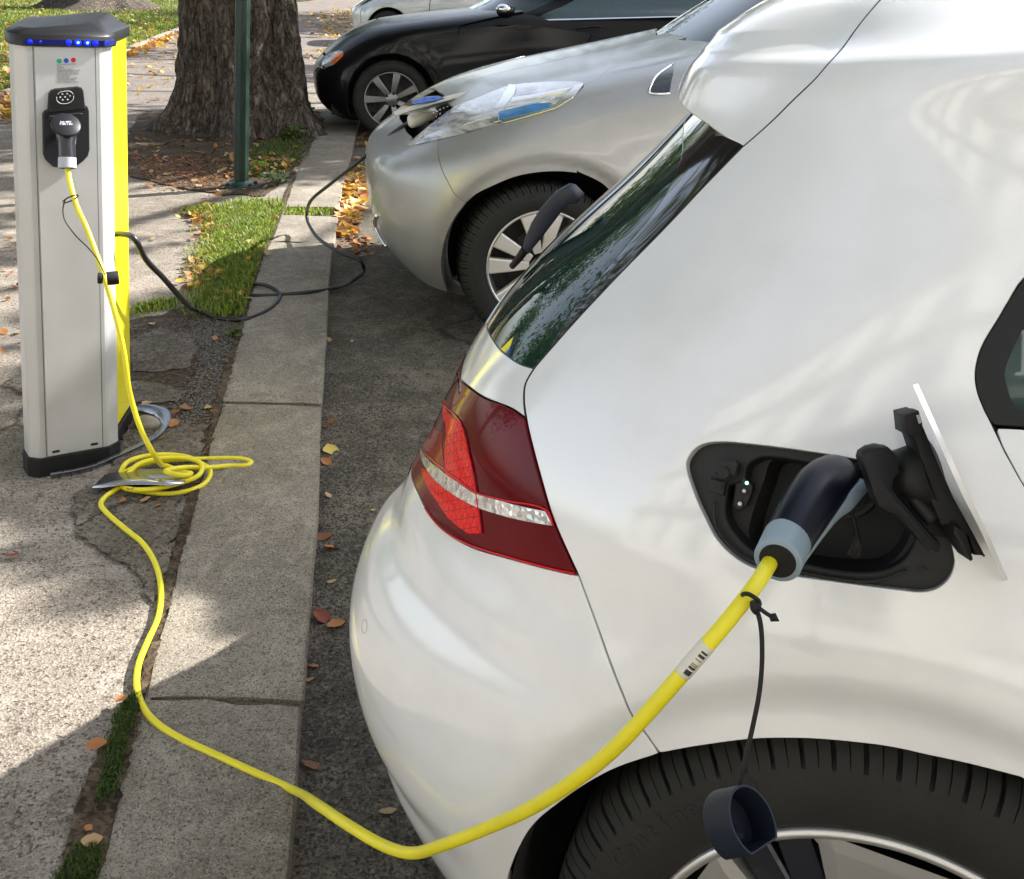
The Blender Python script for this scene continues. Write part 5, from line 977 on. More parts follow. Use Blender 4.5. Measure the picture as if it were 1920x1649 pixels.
upo = fp([(88, 212), (91, 175), (95, 169), (103, 166), (145, 162), (152, 164), (155, 170), (159, 205)]); on_face('socket_cover', upo, .004, .014, M['plastic'], bev=.003)
lo_px = [(79, 213), (83, 207), (90, 205), (158, 196), (163, 199), (166, 208), (167, 280), (164, 292), (155, 302), (140, 313), (118, 316), (98, 312), (85, 300), (80, 288)]
hs_ = on_face('socket_housing', fp(lo_px), .004, .012, mat('socket_black', (.008, .008, .012), .45), bev=.003)
def arc_tube(px, r, m_, name, d=.015, n=5):
    p = fp(px, d); P = np.array([(a, -d, z) for a, z in p]); P = spl(P, n) if len(P) > 2 else P; MB().tube(P, r, 6).build(name, m_, post)
sym = mat('symbol_silver', (.6, .6, .6), .4)
arc_tube([(106, 182), (107, 189), (113, 194), (121, 195), (130, 193), (137, 187), (138, 180)], .0007, sym, 'symbol_ring')
arc_tube([(108, 178), (111, 174), (118, 172), (128, 171), (134, 173), (137, 177)], .0007, sym, 'symbol_ring')
for x, y in ((113, 182.5), (122, 182), (131, 180), (117.5, 187.5), (127, 187), (117, 176.5), (126, 176)): disc('symbol_pin', fp([(x, y)], .014)[0], .0022, .014, .0148, sym, n=10)
fl = on_face('socket_flap', fp([(97, 232), (92, 226), (93, 218), (150, 212), (156, 214), (154, 221), (146, 226)], .03), .02, .03, M['plastic'], bev=.002)
# plug in the post
pp = lambda x, y, d: (lambda q: np.array([q[0], -d, q[1]]))(FR.face(x, y, d))
plug = empty('charging_plug', tuple(FR.w(*pp(125, 300, .07))), 0, 'grey and black charging plug pushed into the socket of the charging post', 'plug')
def wpost(P): P = np.atleast_2d(P); return np.array([FR.w(*p) for p in P])
Pw = lambda P, par: P-np.array(par.location)
PL = spl([pp(126, 232, .035), pp(124, 250, .055), pp(125, 275, .072), pp(126, 300, .082)], 5); rad = np.interp(np.linspace(0, 1, len(PL)), [0, .12, .35, .6, 1], [.030, .031, .026, .021, .021])
MB().tube(Pw(wpost(PL), plug), rad, 20).build('handle', mat('handle_black', (.012, .012, .018), .22, coat=.3), plug, autosmooth=50)
ax = wpost([pp(126, 296, .081), pp(126, 316, .088)]); MB().tube(Pw(np.array([ax[0], ax[0]*.05+ax[1]*.95, ax[1]]), plug), [.0218, .0222, .0205], 24).build('grip_ring', mat('grip_grey', (.42, .45, .50), .4), plug, autosmooth=50)
MB().tube(Pw(np.array([ax[1]-(ax[1]-ax[0])*.05, ax[1]+(ax[1]-ax[0])*.02]), plug), .0175, 20).build('end_face', M['rubber'], plug)
for sx in (-1, 1):
    E_ = wpost(spl([pp(126+sx*15.5, 248, .05), pp(126+sx*14, 258, .062), pp(126+sx*12, 275, .072), pp(126+sx*12.5, 298, .08)], 5)); MB().tube(Pw(E_, plug), .0042, 8).build('grip_edge', bpy.data.materials['grip_grey'], plug)
dc = wpost([pp(124, 233, .075), pp(124, 232, .083)]); 
fz = FR.z*.72-FR.y*.69; fz /= np.linalg.norm(fz); fx = FR.x; fy = np.cross(fz, fx)
MB().lathe([(.001, 0), (.033, 0), (.036, -.002), (.036, -.007), (.028, -.018)], 28, frame=(fx, fy, fz), c=Pw(dc[:1], plug)[0]).build('locking_disc', mat('disc_dark', (.012, .013, .017), .35, spec=.3), plug)
q = fp([(118, 237)], .07)[0]
for s_, dy in (('32A 480V', .004), ('TYPE 2 IEC', -.003)):
    o = text3(s_, (0, 0, 0), .0068, mat('print_white', (.8, .8, .8), .5), plug); c0 = Pw(dc[:1], plug)[0]+fz*.0006+fy*dy; o.matrix_local = Matrix(((fx[0], fy[0], fz[0], c0[0]), (fx[1], fy[1], fz[1], c0[1]), (fx[2], fy[2], fz[2], c0[2]), (0, 0, 0, 1)))
for (x, y) in ((105, 847), (177, 833)):
    q = fp([(x, y)])[0]; on_face('vent_slot', [(q[0]+sx*(.007)+.0035*math.cos(a), q[1]+.0035*math.sin(a)) for sx, rg in ((1, np.linspace(-1.57, 1.57, 6)), (-1, np.linspace(1.57, 4.71, 6))) for a in rg], .0035, .0048, M['seam'])
disc('screw', fp([(141, 840)])[0], .0042, .004, .0055, M['alu'], n=12)
# ---- steel ring set in the ground round the post, and the loose sheet metal
rc = np.array(gp(175, 848)); 
M['steel'] = mat('steel', (.34, .35, .37), .3, metal=.9, var=.15, vscale=12, rvar=.1)
ringp = [gp(95, 897), gp(160, 884), gp(215, 862), gp(265, 838), gp(290, 822), gp(302, 803), gp(296, 785), gp(275, 774), gp(255, 771)]
P = spl([(p[0], p[1]) for p in ringp], 8); n_ = np.gradient(P, axis=0); n_ = np.stack([n_[:, 1], -n_[:, 0]], -1); n_ /= np.linalg.norm(n_, axis=1)[:, None]; wd = np.interp(np.linspace(0, 1, len(P)), [0, .35, .6, .8, 1], [.004, .012, .022, .045, .03])[:, None]
V = [(*p, .046) for p in P]+[(*p, .042) for p in P+n_*wd]+[(*p, .02) for p in P]; K = len(P); V = [tuple(v) for v in V]
ring = link('ground_ring', pymesh('ground_ring', V, [(i, i+1, K+i+1, K+i) for i in range(K-1)]+[(i, 2*K+i, 2*K+i+1, i+1) for i in range(K-1)], True), M['steel'], None, label='curved steel band half sunk in the asphalt around the charging post', category='metal band') if False else None
ring = bpy.data.objects.new('metal_band', pymesh('metal_band', V, [(i, i+1, K+i+1, K+i) for i in range(K-1)]+[(i, 2*K+i, 2*K+i+1, i+1) for i in range(K-1)], True)); COL.objects.link(ring); ring.data.materials.append(M['steel']); tag(ring, 'curved steel band half sunk in the ground around the charging post', 'metal band')
def mbrush():
    m, N, L, P = new_mat('brushed_steel'); v = objco(N); mp = N.new('ShaderNodeMapping'); mp.inputs['Rotation'].default_value = (0, 0, .9); mp.inputs['Scale'].default_value = (6, 220, 1); L.new(v, mp.inputs[0]); n1 = noise(N, L, mp.outputs[0], 1, 4, .6)
    L.new(ramp(N, L, n1, [(.3, (.38, .39, .42)), (.7, (.6, .6, .62))]), P.inputs['Base Color']); P.inputs['Metallic'].default_value = 1; P.inputs['Roughness'].default_value = .26; return m
sp_ = [(172, 915, .05), (196, 891, .052), (235, 880, .055), (300, 879, .055), (330, 884, .055), (352, 896, .06), (345, 906, .075), (318, 910, .08), (280, 908, .07), (230, 908, .06), (195, 914, .052)]
V = [tuple(gp(x, y, z)) for x, y, z in sp_]; cen = tuple(np.mean(V, 0)+[0, 0, .003]); ms = MB(); nV = len(V); ms.add(V+[cen]+[(x, y, z-.002) for x, y, z in V], [(i, (i+1) % nV, nV) for i in range(nV)]+[(i, nV+1+i, nV+1+(i+1) % nV, (i+1) % nV) for i in range(nV)]+[tuple(nV+1+i for i in range(nV))[::-1]], True)
o = ms.build('metal_sheet', mbrush(), None); tag(o, 'thin brushed steel sheet lying on the ground under the coiled yellow cable', 'metal sheet')
# ================================================================== cables
def cable(name, pts, r, m_, label, cat, k=8, n=12):
    P = spl(np.array(pts), k); c = P.mean(0); c[2] = min(P[:, 2]); e = empty(name, tuple(P[0]*[1, 1, 0]), 0, label, cat); MB().tube(P-np.array(e.location), r, n).build('cord', m_, e); return e, P
R1 = .0067; G = lambda x, y, z=.03: tuple(gp(x, y, z+R1))
def chainz(L_, z0): return [G(x, y, z) for x, y, z in L_]
s0 = wpost([pp(126, 312, .086)])[0]; dz = lambda x, y, d: tuple(at(x, y, d))
dP = float((s0-VO)@VF)
down = [tuple(s0), dz(130, 338, dP-.01), dz(143, 385, dP-.03), dz(163, 430, dP-.05), dz(192, 510, dP-.07), dz(215, 585, dP-.08), dz(232, 660, dP-.07), dz(243, 735, dP-.06), dz(262, 800, dP-.05), dz(290, 855, dP-.03)]
coil = [G(318, 876, .055), G(345, 886, .06), G(358, 888, .065), G(344, 892, .075), G(310, 884, .085), G(345, 877, .07), G(388, 877, .055), G(430, 874), G(462, 873), G(471, 867), G(455, 861), G(420, 860), G(380, 861), G(340, 862, .04), G(290, 866, .045), G(245, 880, .045), G(222, 897, .04), G(232, 915, .035), G(270, 922, .035), G(320, 926), G(365, 917), G(390, 900), G(394, 882, .045), G(375, 868, .055), G(345, 856, .045), G(305, 853, .05), G(262, 858, .05), G(232, 874, .06), G(224, 898, .03), G(245, 918, .045), G(290, 917, .05), G(340, 905, .055), G(372, 892, .06), G(380, 875, .07), G(355, 861, .06), G(300, 860, .065), G(258, 872, .06), G(236, 895, .04), G(222, 915, .033), G(200, 930), G(189, 945), G(200, 962), G(232, 990), G(268, 1020), G(293, 1062), G(302, 1110), G(296, 1160), G(276, 1205), G(259, 1250), G(258, 1298), G(280, 1343), G(325, 1378), G(400, 1414), G(480, 1450), G(540, 1477)]
rise = [dz(600, 1512, 1.44), dz(660, 1552, 1.36), dz(720, 1586, 1.31), dz(768, 1600, 1.27), dz(830, 1585, 1.20), dz(920, 1550, 1.12), dz(1000, 1513, 1.04), dz(1080, 1462, .98), dz(1160, 1396, .93), dz(1240, 1308, .90), dz(1310, 1228, .885), dz(1368, 1160, .885), dz(1415, 1100, .895), dz(1447, 1050, .93)]
yc, YP = cable('charging_cable', down+coil+rise, R1, M['yellow_cable'], 'bright yellow cable coiled on the pavement and running across the kerb to the white car', 'cable', 7, 14)
# printed sticker on the yellow cable
def sub(P, a, b):
    q = proj(P); i = np.where((q[:, 0] > a[0]) & (q[:, 0] < b[0]) & (q[:, 1] < a[1]) & (q[:, 1] > b[1]))[0]; return P[i]
def stickmat():
    m, N, L, P = new_mat('sticker'); v = N.new('ShaderNodeAttribute'); v.attribute_name = 'st'; sx = N.new('ShaderNodeSeparateXYZ'); L.new(v.outputs['Vector'], sx.inputs[0])
    w_ = N.new('ShaderNodeTexWhiteNoise'); w_.noise_dimensions = '1D'; L.new(math_(N, L, 'FLOOR', math_(N, L, 'MULTIPLY', sx.outputs[0], 46.)), w_.inputs['W'])
    bar_v = math_(N, L, 'GREATER_THAN', w_.outputs[0], .45); inb = math_(N, L, 'MULTIPLY', math_(N, L, 'GREATER_THAN', sx.outputs[1], .50), math_(N, L, 'LESS_THAN', sx.outputs[1], .64)); inx = math_(N, L, 'MULTIPLY', math_(N, L, 'GREATER_THAN', sx.outputs[0], .08), math_(N, L, 'LESS_THAN', sx.outputs[0], .9))
    f_ = math_(N, L, 'MULTIPLY', math_(N, L, 'MULTIPLY', bar_v, inb), inx); L.new(mix(N, L, (.62, .60, .50), (.03, .03, .03), f_), P.inputs['Base Color']); P.inputs['Roughness'].default_value = .35; return m
q = proj(YP); i0 = int(np.argmin(np.hypot(q[:, 0]-1291, q[:, 1]-1262)+(YP[:, 2] < .2)*1e4)); i1 = int(np.argmin(np.hypot(q[:, 0]-1331, q[:, 1]-1218)+(YP[:, 2] < .2)*1e4))
SP = spl(YP[min(i0, i1):max(i0, i1)+1], 6); st = MB().tube(SP-np.array(yc.location), R1+.0004, 24).mesh('sticker'); K = len(SP); at_ = st.attributes.new('st', 'FLOAT_VECTOR', 'POINT')
# angle index facing the viewer gets the bar code
nv = len(st.vertices); co = np.array([v.co[:] for v in st.vertices])+np.array(yc.location); cent = np.repeat(SP, 24, axis=0)[:nv]; d_ = co-cent; T_ = np.repeat(np.gradient(SP, axis=0), 24, axis=0)[:nv]; T_ /= np.linalg.norm(T_, axis=1)[:, None]; vw = VO-cent; vw -= T_*(vw*T_).sum(1)[:, None]; vw /= np.linalg.norm(vw, axis=1)[:, None]; s_ = np.cross(T_, vw)
ang = np.arctan2((d_*s_).sum(1), (d_*vw).sum(1))/(2*np.pi)+.5; uu = np.repeat(np.arange(K)/(K-1), 24)[:nv]; at_.data.foreach_set('vector', np.stack([uu, ang, 0*ang], -1).ravel().astype(np.float32))
link('sticker', st, stickmat(), yc)
# black cable
RB = .0085; GB = lambda x, y, z=.03: tuple(gp(x, y, z+RB))
q0 = gp(240, 430, .55); bk = [FR.w(.23, .20, .62), tuple(at(250, 446, 3.05)), tuple(at(272, 485, 3.12)), tuple(at(305, 520, 3.25)), tuple(at(340, 560, 3.5)), GB(375, 585), GB(410, 597), GB(450, 600), GB(490, 588), GB(520, 566), GB(522, 548), GB(500, 536, .045), GB(462, 533), GB(437, 540), GB(440, 550), GB(480, 555), GB(530, 553), GB(580, 548, .034), GB(625, 541, .02), GB(660, 528, .01), GB(682, 508, .05), GB(676, 490, .10), GB(640, 474, .12), GB(605, 454, .12), GB(585, 432, .11), GB(575, 405, .12), tuple(at(582, 378, 5.6)), tuple(at(620, 345, 5.35)), tuple(at(665, 310, 5.05)), tuple(at(710, 272, 4.85)), tuple(at(750, 240, 4.72)), tuple(at(775, 226, 4.66))]
bc, BP = cable('charging_cable', bk, RB, M['black_cable'], 'black cable looping over grass and kerb from the post to the silver car', 'cable', 7, 10)
wp = empty('charging_plug', tuple(at(785, 228, 4.66)), 0, 'white plug in the nose port of the silver car', 'plug'); P = np.array([at(766, 228, 4.64), at(778, 226, 4.65), at(795, 218, 4.68), at(812, 215, 4.74)])-np.array(wp.location)
MB().tube(spl(P, 5), np.interp(np.linspace(0, 1, 16), [0, .1, .5, 1], [.020, .030, .031, .028]), 16).build('handle', mat('plug_white', (.72, .70, .62), .35), wp, autosmooth=50)
# ---- dust caps hanging from their straps
def cup(par, c, axis, r, dpt, m_, name='cap'):
    axis = np.array(axis, float); axis /= np.linalg.norm(axis); a = np.cross(axis, [0, 0, 1.]); a /= np.linalg.norm(a); b_ = np.cross(axis, a)
    return MB().lathe([(.001, -dpt), (r*.9, -dpt), (r, -dpt+.003), (r, 0), (r*.9, 0), (r*.88, -dpt*.75), (.001, -dpt*.75)], 36, frame=(a, b_, axis), c=c).build(name, m_, par, autosmooth=40)
cap1 = empty('dust_cap', tuple(at(200, 523, dP-.10)), 0, 'black rubber dust cap hanging beside the yellow cable on the charging post', 'cap'); o1 = np.array(cap1.location)
cup(cap1, at(200, 523, dP-.115)-o1, ray(196, 520)*-1*.35+VR*-1.0+[0, 0, -.1], .0165, .028, M['rubber'], 'cap_body')
tubew('strap', [(122, 376, dP-.045), (118, 392, dP-.05), (121, 412, dP-.055), (140, 440, dP-.06), (168, 468, dP-.08), (186, 492, dP-.10), (197, 516, dP-.10)], .0017, M['rubber'], cap1, 6)
tubew('strap_loop', [(118, 378, dP-.045), (128, 371, dP-.06), (142, 366, dP-.06), (146, 368, dP-.04), (136, 376, dP-.03), (118, 382, dP-.045)], .0018, M['rubber'], cap1, 6)
cup(cap1, at(184, 522, dP-.12)-o1, VR*-1.0+ray(190, 520)*-.2, .0135, .010, M['rubber'], 'cap_tab')
# ================================================================== charge port, plug and flap on the white car
Gm = np.array(parent_world(golf)); Gi = np.linalg.inv(Gm); gl = lambda P: np.atleast_2d(P)@Gi[:3, :3].T+Gi[:3, 3]
tvc = GS.inv([(1540, 970)])[0]; c0 = GS.world(GS([tvc]))[0]; nz = GS.R@GS.normal([tvc])[0]; fwv = GS.R@np.array([1., 0, 0]); ex = fwv-nz*(fwv@nz); ex /= np.linalg.norm(ex); ey = np.cross(nz, ex)
def pl(px, d):
    out = []
    for x, y in px:
        r_ = ray(x, y); t = ((c0+nz*d-VO)@nz)/(r_@nz); P = VO+r_*t-c0; out.append((P@ex, P@ey))
    return np.array(out)
def plate(name, poly, d0, d1, m_, bev=0, parent=golf, hole=None):
    p = np.array(poly); p = p if area(p) > 0 else p[::-1]; L3 = Gi[:3, :3]; fr = (gl(c0)[0], L3@ex, L3@ey, L3@nz)
    if hole is None: return MB().prism(p, d0, d1, fr, bev).build(name, m_, parent)
    h_ = np.array(hole); h_ = h_ if area(h_) > 0 else h_[::-1]; p = resample(p, .008); h_ = resample(h_, .008); tv, F = cdt(p, [h_], .02)
    o_, a_, b_, n_ = fr; V = [o_+q[0]*a_+q[1]*b_+d1*n_ for q in tv]; mb = MB(); mb.add(V, F, False); K = len(h_)
    mb.add([o_+q[0]*a_+q[1]*b_+d*n_ for d, kk in ((d1, 1), (d1-.003, .985), (d0, .9)) for q in h_.mean(0)+(h_-h_.mean(0))*kk], [(i*K+j, i*K+(j+1) % K, (i+1)*K+(j+1) % K, (i+1)*K+j) for i in range(2) for j in range(K)], True); return mb.build(name, m_, parent)
opn = spl(pl(flap_px, -.004), 3, True); opn = opn if area(opn) > 0 else opn[::-1]; big = inset_poly(opn, -.006)
pkA = spl(pl([(1352, 925), (1358, 905), (1385, 895), (1392, 868), (1415, 852), (1440, 849), (1525, 862), (1615, 878), (1700, 900), (1730, 960), (1718, 1030), (1690, 1065), (1640, 1082), (1560, 1078), (1480, 1060), (1410, 1045), (1372, 1010), (1350, 970)], -.006), 3, True)
pkB = spl(pl([(1400, 1000), (1412, 950), (1430, 900), (1440, 868), (1460, 858), (1620, 880), (1690, 900), (1712, 960), (1700, 1020), (1660, 1062), (1580, 1066), (1500, 1055), (1425, 1040), (1408, 1022)], -.028), 3, True)
M['port'] = mat('port_black', (.018, .018, .017), .5, spec=.3, bump=.00025, bscale=900, var=.12, vscale=40); M['port2'] = mat('port_deep', (.010, .010, .010), .5, spec=.25)
sur_o = inset_poly(flap_tv if area(flap_tv) > 0 else flap_tv[::-1], -.006)
pkA_tv = spl(GS.inv([(1352, 925), (1358, 905), (1385, 895), (1392, 868), (1415, 852), (1440, 849), (1525, 862), (1615, 878), (1700, 900), (1730, 960), (1718, 1030), (1690, 1065), (1640, 1082), (1560, 1078), (1480, 1060), (1410, 1045), (1372, 1010), (1350, 970)]), 3, True)
GS.panel('charge_port_surround', sur_o, M['port'], golf, holes=[pkA_tv], inset=0, off=-.010, skirt=.028, bev=.003, step=.008)
plate('charge_port_bowl', inset_poly(pkA if area(pkA) > 0 else pkA[::-1], -.002), -.08, -.038, M['port'], hole=pkB)
plate('charge_port_floor', inset_poly(pkB if area(pkB) > 0 else pkB[::-1], -.004), -.085, -.080, M['port2'])
skt = empty('socket', (0, 0, 0)); skt.parent = golf
sc_ = pl([(1580, 905)], -.05)[0]; L3 = Gi[:3, :3]
MB().lathe([(.001, 0), (.030, 0), (.034, .004), (.036, -.03)], 32, frame=(L3@ex, L3@ey, L3@nz), c=gl(c0+ex*sc_[0]+ey*sc_[1]-nz*.045)[0]).build('socket_body', M['port'], skt)
def pbox(name, px, d0, d1, m_, bev=.0015): return plate(name, pl(px, d1), d0, d1, m_, bev)
pbox('latch', [(1345, 872), (1350, 864), (1378, 864), (1384, 872), (1378, 893), (1340, 888)], -.012, .002, M['port']); pbox('latch', [(1331, 897), (1360, 903), (1356, 930), (1327, 922)], -.012, -.001, M['port'])
def pdisc(name, c, r, d0, d1, m_, par=golf): q = pl([c], d1)[0]; return plate(name, [(q[0]+r*math.cos(a), q[1]+r*math.sin(a)) for a in np.linspace(0, 2*np.pi, 16, endpoint=False)], d0, d1, m_, 0, par)
pdisc('latch_pin', (1356, 887), .0055, -.002, .006, M['plastic']); pdisc('latch_pin', (1346, 912), .004, -.004, .001, M['plastic'])
# indicator plate with two buttons and the green light, standing in the shallow part of the bowl
pbox('button_plate', [(1378, 905), (1385, 898), (1400, 898), (1412, 912), (1408, 930), (1398, 950), (1385, 958), (1374, 950)], -.030, -.018, M['port'])
pdisc('button', (1394, 921), .0042, -.018, -.016, M['plastic']); pdisc('button', (1386, 946), .0042, -.018, -.016, M['plastic'])
pdisc('button_mark', (1395, 921), .0018, -.016, -.0155, sym); pdisc('button_mark', (1387, 945), .0020, -.016, -.0155, sym); pdisc('green_light', (1400, 906), .0015, -.018, -.0165, M['led_green']); pdisc('screw', (1732, 1073), .0035, -.008, -.0065, M['plastic'])
# rim ribs
for pts in ([(1340, 940), (1342, 985), (1365, 1020), (1400, 1048), (1480, 1068), (1560, 1084), (1640, 1090), (1700, 1070)],): 
    P = np.array([c0+ex*a+ey*b_-nz*.008 for a, b_ in pl(pts, -.008)]); MB().tube(gl(spl(P, 6)), .0016, 6).build('rim_rib', M['port'], golf)
# plug
gp_ = empty('charging_plug', tuple(at(1462, 1045, .945)), 0, 'dark navy plug with pale grey collar in the open port of the white car', 'plug'); og = np.array(gp_.location)
Pp = spl([c0+ex*sc_[0]+ey*sc_[1]-nz*.045, at(1562, 902, 1.025), at(1536, 922, .995), at(1499, 976, .965), at(1462, 1040, .942)], 7)
MB().tube(Pp-og, np.interp(np.linspace(0, 1, len(Pp)), [0, .25, .5, .75, 1], [.021, .0240, .0245, .0218, .0195]), 28).build('handle', M['plug'], gp_, autosmooth=60)
a0, a1 = at(1476, 1013, .950), at(1458, 1052, .922); MB().tube(np.array([a0, a0*.04+a1*.96, a1])-og, [.0207, .0203, .0185], 32).build('collar', M['plug_grey'], gp_, autosmooth=50)
dd = (a1-a0)/np.linalg.norm(a1-a0); MB().tube(np.array([a1-dd*.002, a1+dd*.0008])-og, .0155, 28).build('end_face', M['rubber'], gp_)
gr_ = spl([at(1612, 912, 1.02), at(1585, 932, 1.0), at(1553, 958, .982), at(1515, 1008, .962), at(1488, 1048, .948)], 6); MB().tube(gr_-og, np.interp(np.linspace(0, 1, len(gr_)), [0, .3, .7, 1], [.008, .0125, .0105, .0095]), 16).build('grip_underside', M['plug_grey'], gp_, autosmooth=60)
# tie and strap with hanging dust cap
cap2 = empty('dust_cap', tuple(at(1395, 1545, .86)), 0, 'dark blue rubber cap hanging on a black strap in front of the rear wheel', 'cap'); o2_ = np.array(cap2.location)
M['cap_blue'] = mat('cap_blue', (.008, .012, .024), .5, spec=.3, bump=.0002, bscale=500)
def oval_cup(par, pxc, dep, rw, rh, L_, m_):
    c = at(*pxc, dep)-o2_; ax_ = -ray(*pxc)/np.linalg.norm(ray(*pxc)); ax_ = ax_*.80+VR*.58+VU*.12; ax_ /= np.linalg.norm(ax_); a = np.cross([0, 0, 1.], ax_); a /= np.linalg.norm(a); b_ = np.cross(ax_, a); V = []; n = 40
    prof = [(1.0, -L_), (1.03, -L_+.003), (1.0, -.002), (1.0, 0), (.93, 0), (.90, -.004), (.86, -L_*.8), (.01, -L_*.8)]
    for j in range(n):
        t = 2*math.pi*j/n; r0, r1 = math.cos(t), math.sin(t); fl_ = 1 if r1 > -.72 else .72/abs(r1)
        for k, h_ in prof: V.append(c+a*rw*k*r0+b_*rh*k*r1*fl_+ax_*h_)
    K = len(prof); m2 = MB(); m2.add(V, [(j*K+k, ((j+1) % n)*K+k, ((j+1) % n)*K+k+1, j*K+k+1) for j in range(n) for k in range(K-1)], True); back = m2.V[0::K]; m2.F.append(tuple(j*K for j in range(n))); m2.S.append(False); m2.M.append(0)
    m2.build('cap_body', m_, par, autosmooth=40)
    for dx in (-.35, .1): MB().box(c+a*rw*(-.45)+b_*rh*dx-ax_*.014, (.006, .006, .010)).build('cap_rib', m_, par)
oval_cup(cap2, (1412, 1540), .845, .0208, .0262, .034, M['cap_blue'])
tubew('strap', [(1414, 1132, .884), (1425, 1165, .88), (1429, 1220, .875), (1425, 1290, .87), (1412, 1360, .865), (1398, 1420, .86), (1385, 1478, .862)], [.0021, .0019, .0019, .002], M['rubber'], cap2, 8)
tubew('strap_loop', [(1393, 1122, .896), (1394, 1114, .880), (1405, 1115, .872), (1418, 1123, .870), (1424, 1130, .880), (1420, 1136, .895), (1402, 1132, .90), (1393, 1122, .896)], .0018, M['rubber'], cap2, 8)
tubew('strap_head', [(1412, 1128, .872), (1416, 1140, .872), (1418, 1148, .874)], [.003, .0042, .003], M['rubber'], cap2, 8)
tubew('strap_tip', [(1420, 1138, .872), (1436, 1150, .868), (1446, 1156, .866)], .0017, M['rubber'], cap2, 6); tubew('strap_tip', [(1444, 1154, .866), (1450, 1158, .865), (1461, 1165, .864)], [.0016, .004, .0003], M['rubber'], cap2, 8)
# open flap
flap = empty('charge_flap', (0, 0, 0)); flap.parent = golf
ep = np.array([(1709, 722), (1738, 788), (1766, 850), (1800, 925), (1838, 1000), (1878, 1090)], float); e2 = spl(ep, 4); V = []; nE = len(e2); vdir = lambda x, y: ray(x, y)/np.linalg.norm(ray(x, y))
for side_ in (0, 1):
    for j, fr_ in enumerate(np.linspace(0, 1, 8)):
        for i, (x, y) in enumerate(e2):
            u_ = i/(nE-1); reach = .150*math.sin(math.pi*min(max(u_*.9+.05, 0), 1))**.35; P = at(x, y, .99)-vdir(x, y)*reach*fr_+VR*(.0012*fr_)+VR*(.0042*side_)+VU*(.0012*side_); V.append(gl(P)[0])
K = nE; B_ = 8*K; F = [(s*B_+j*K+i, s*B_+j*K+i+1, s*B_+(j+1)*K+i+1, s*B_+(j+1)*K+i) for s in (0, 1) for j in range(7) for i in range(K-1)]
edge_ = [i for i in range(K)]+[j*K+K-1 for j in range(1, 8)]+[7*K+i for i in range(K-2, -1, -1)]+[j*K for j in range(6, 0, -1)]; F += [(edge_[i], edge_[(i+1) % len(edge_)], B_+edge_[(i+1) % len(edge_)], B_+edge_[i]) for i in range(len(edge_))]
mf = MB(); mf.add(V, F, True); mf.build('flap_skin', M['white'], flap, autosmooth=40)
slab('flap_frame', [(1697, 778), (1722, 772), (1732, 800), (1760, 868), (1790, 935), (1826, 1000), (1848, 1042), (1822, 1040), (1790, 985), (1765, 985), (1742, 930), (1730, 870), (1714, 822), (1701, 815)], .955, .03, M['plastic'], golf, .0025).parent = flap
slab('flap_catch', [(1695, 779), (1724, 771), (1731, 795), (1728, 812), (1704, 818), (1697, 800)], .935, .018, M['plastic'], golf, .002).parent = flap
slab('flap_catch_slot', [(1718, 779), (1724, 778), (1728, 793), (1723, 795)], .9345, .004, mat('slot_grey', (.45, .45, .46), .5), golf, 0).parent = flap
slab('flap_hinge_foot', [(1790, 985), (1812, 1000), (1826, 1050), (1822, 1054), (1808, 1035), (1788, 1000)], .945, .03, M['plastic'], golf, .002).parent = flap
slab('flap_hinge_foot', [(1816, 1005), (1848, 1042), (1850, 1043), (1828, 1042)], .95, .02, M['plastic'], golf, .002).parent = flap
MB().tube(gl(np.array([at(1690, 900, 1.0), at(1712, 893, .985), at(1752, 885, .975)])), [.027, .027, .03], 24).build('hinge_barrel', M['plastic'], flap)
slab('hinge_arm', [(1690, 940), (1745, 925), (1790, 990), (1788, 1012), (1752, 1008), (1716, 990)], .985, .03, M['plastic'], golf, .003).parent = flap
capf = slab('port_cap', [(1615, 862), (1618, 850), (1632, 841), (1650, 837), (1668, 840), (1682, 852), (1689, 870), (1690, 888), (1680, 900), (1676, 915), (1690, 935), (1716, 965), (1742, 995), (1766, 1020), (1768, 1035), (1756, 1042), (1744, 1034), (1722, 1010), (1700, 985), (1680, 968), (1662, 962), (1646, 950), (1636, 925), (1625, 890)], .955, .016, M['plug'] if False else mat('cap_rubber', (.008, .009, .012), .42, spec=.3), golf, .005)
MB().tube(gl(spl(np.array([at(1700, 905, .975), at(1720, 940, .97), at(1750, 975, .965)]), 5)), .008, 10).build('cap_arm', M['plastic'], flap)
tubew('cap_cord', [(1636, 947, .96), (1610, 952, .985), (1590, 965, 1.0), (1565, 978, 1.0)], .0009, M['plastic'], golf, 6); tubew('cap_cord', [(1598, 965, .99), (1604, 990, .985), (1606, 1020, .98), (1600, 1038, .985)], [.002, .002, .005, .006], M['port2'], golf, 8)
# rear wiper
slab('wiper_arm', [(976, 476), (982, 452), (996, 418), (1014, 390), (1034, 368), (1058, 356), (1070, 356), (1092, 366), (1080, 384), (1064, 388), (1048, 402), (1026, 432), (1006, 458), (990, 478)], [1.66, 1.65, 1.63, 1.61, 1.59, 1.57, 1.57, 1.58, 1.58, 1.58, 1.59, 1.62, 1.64, 1.66], .018, mat('wiper_blue_black', (.02, .026, .04), .38), golf, .004)
tubew('wiper_blade', [(960, 500, 1.69), (972, 486, 1.675), (985, 468, 1.66)], [.005, .006, .007], M['rubber'], golf, 8)

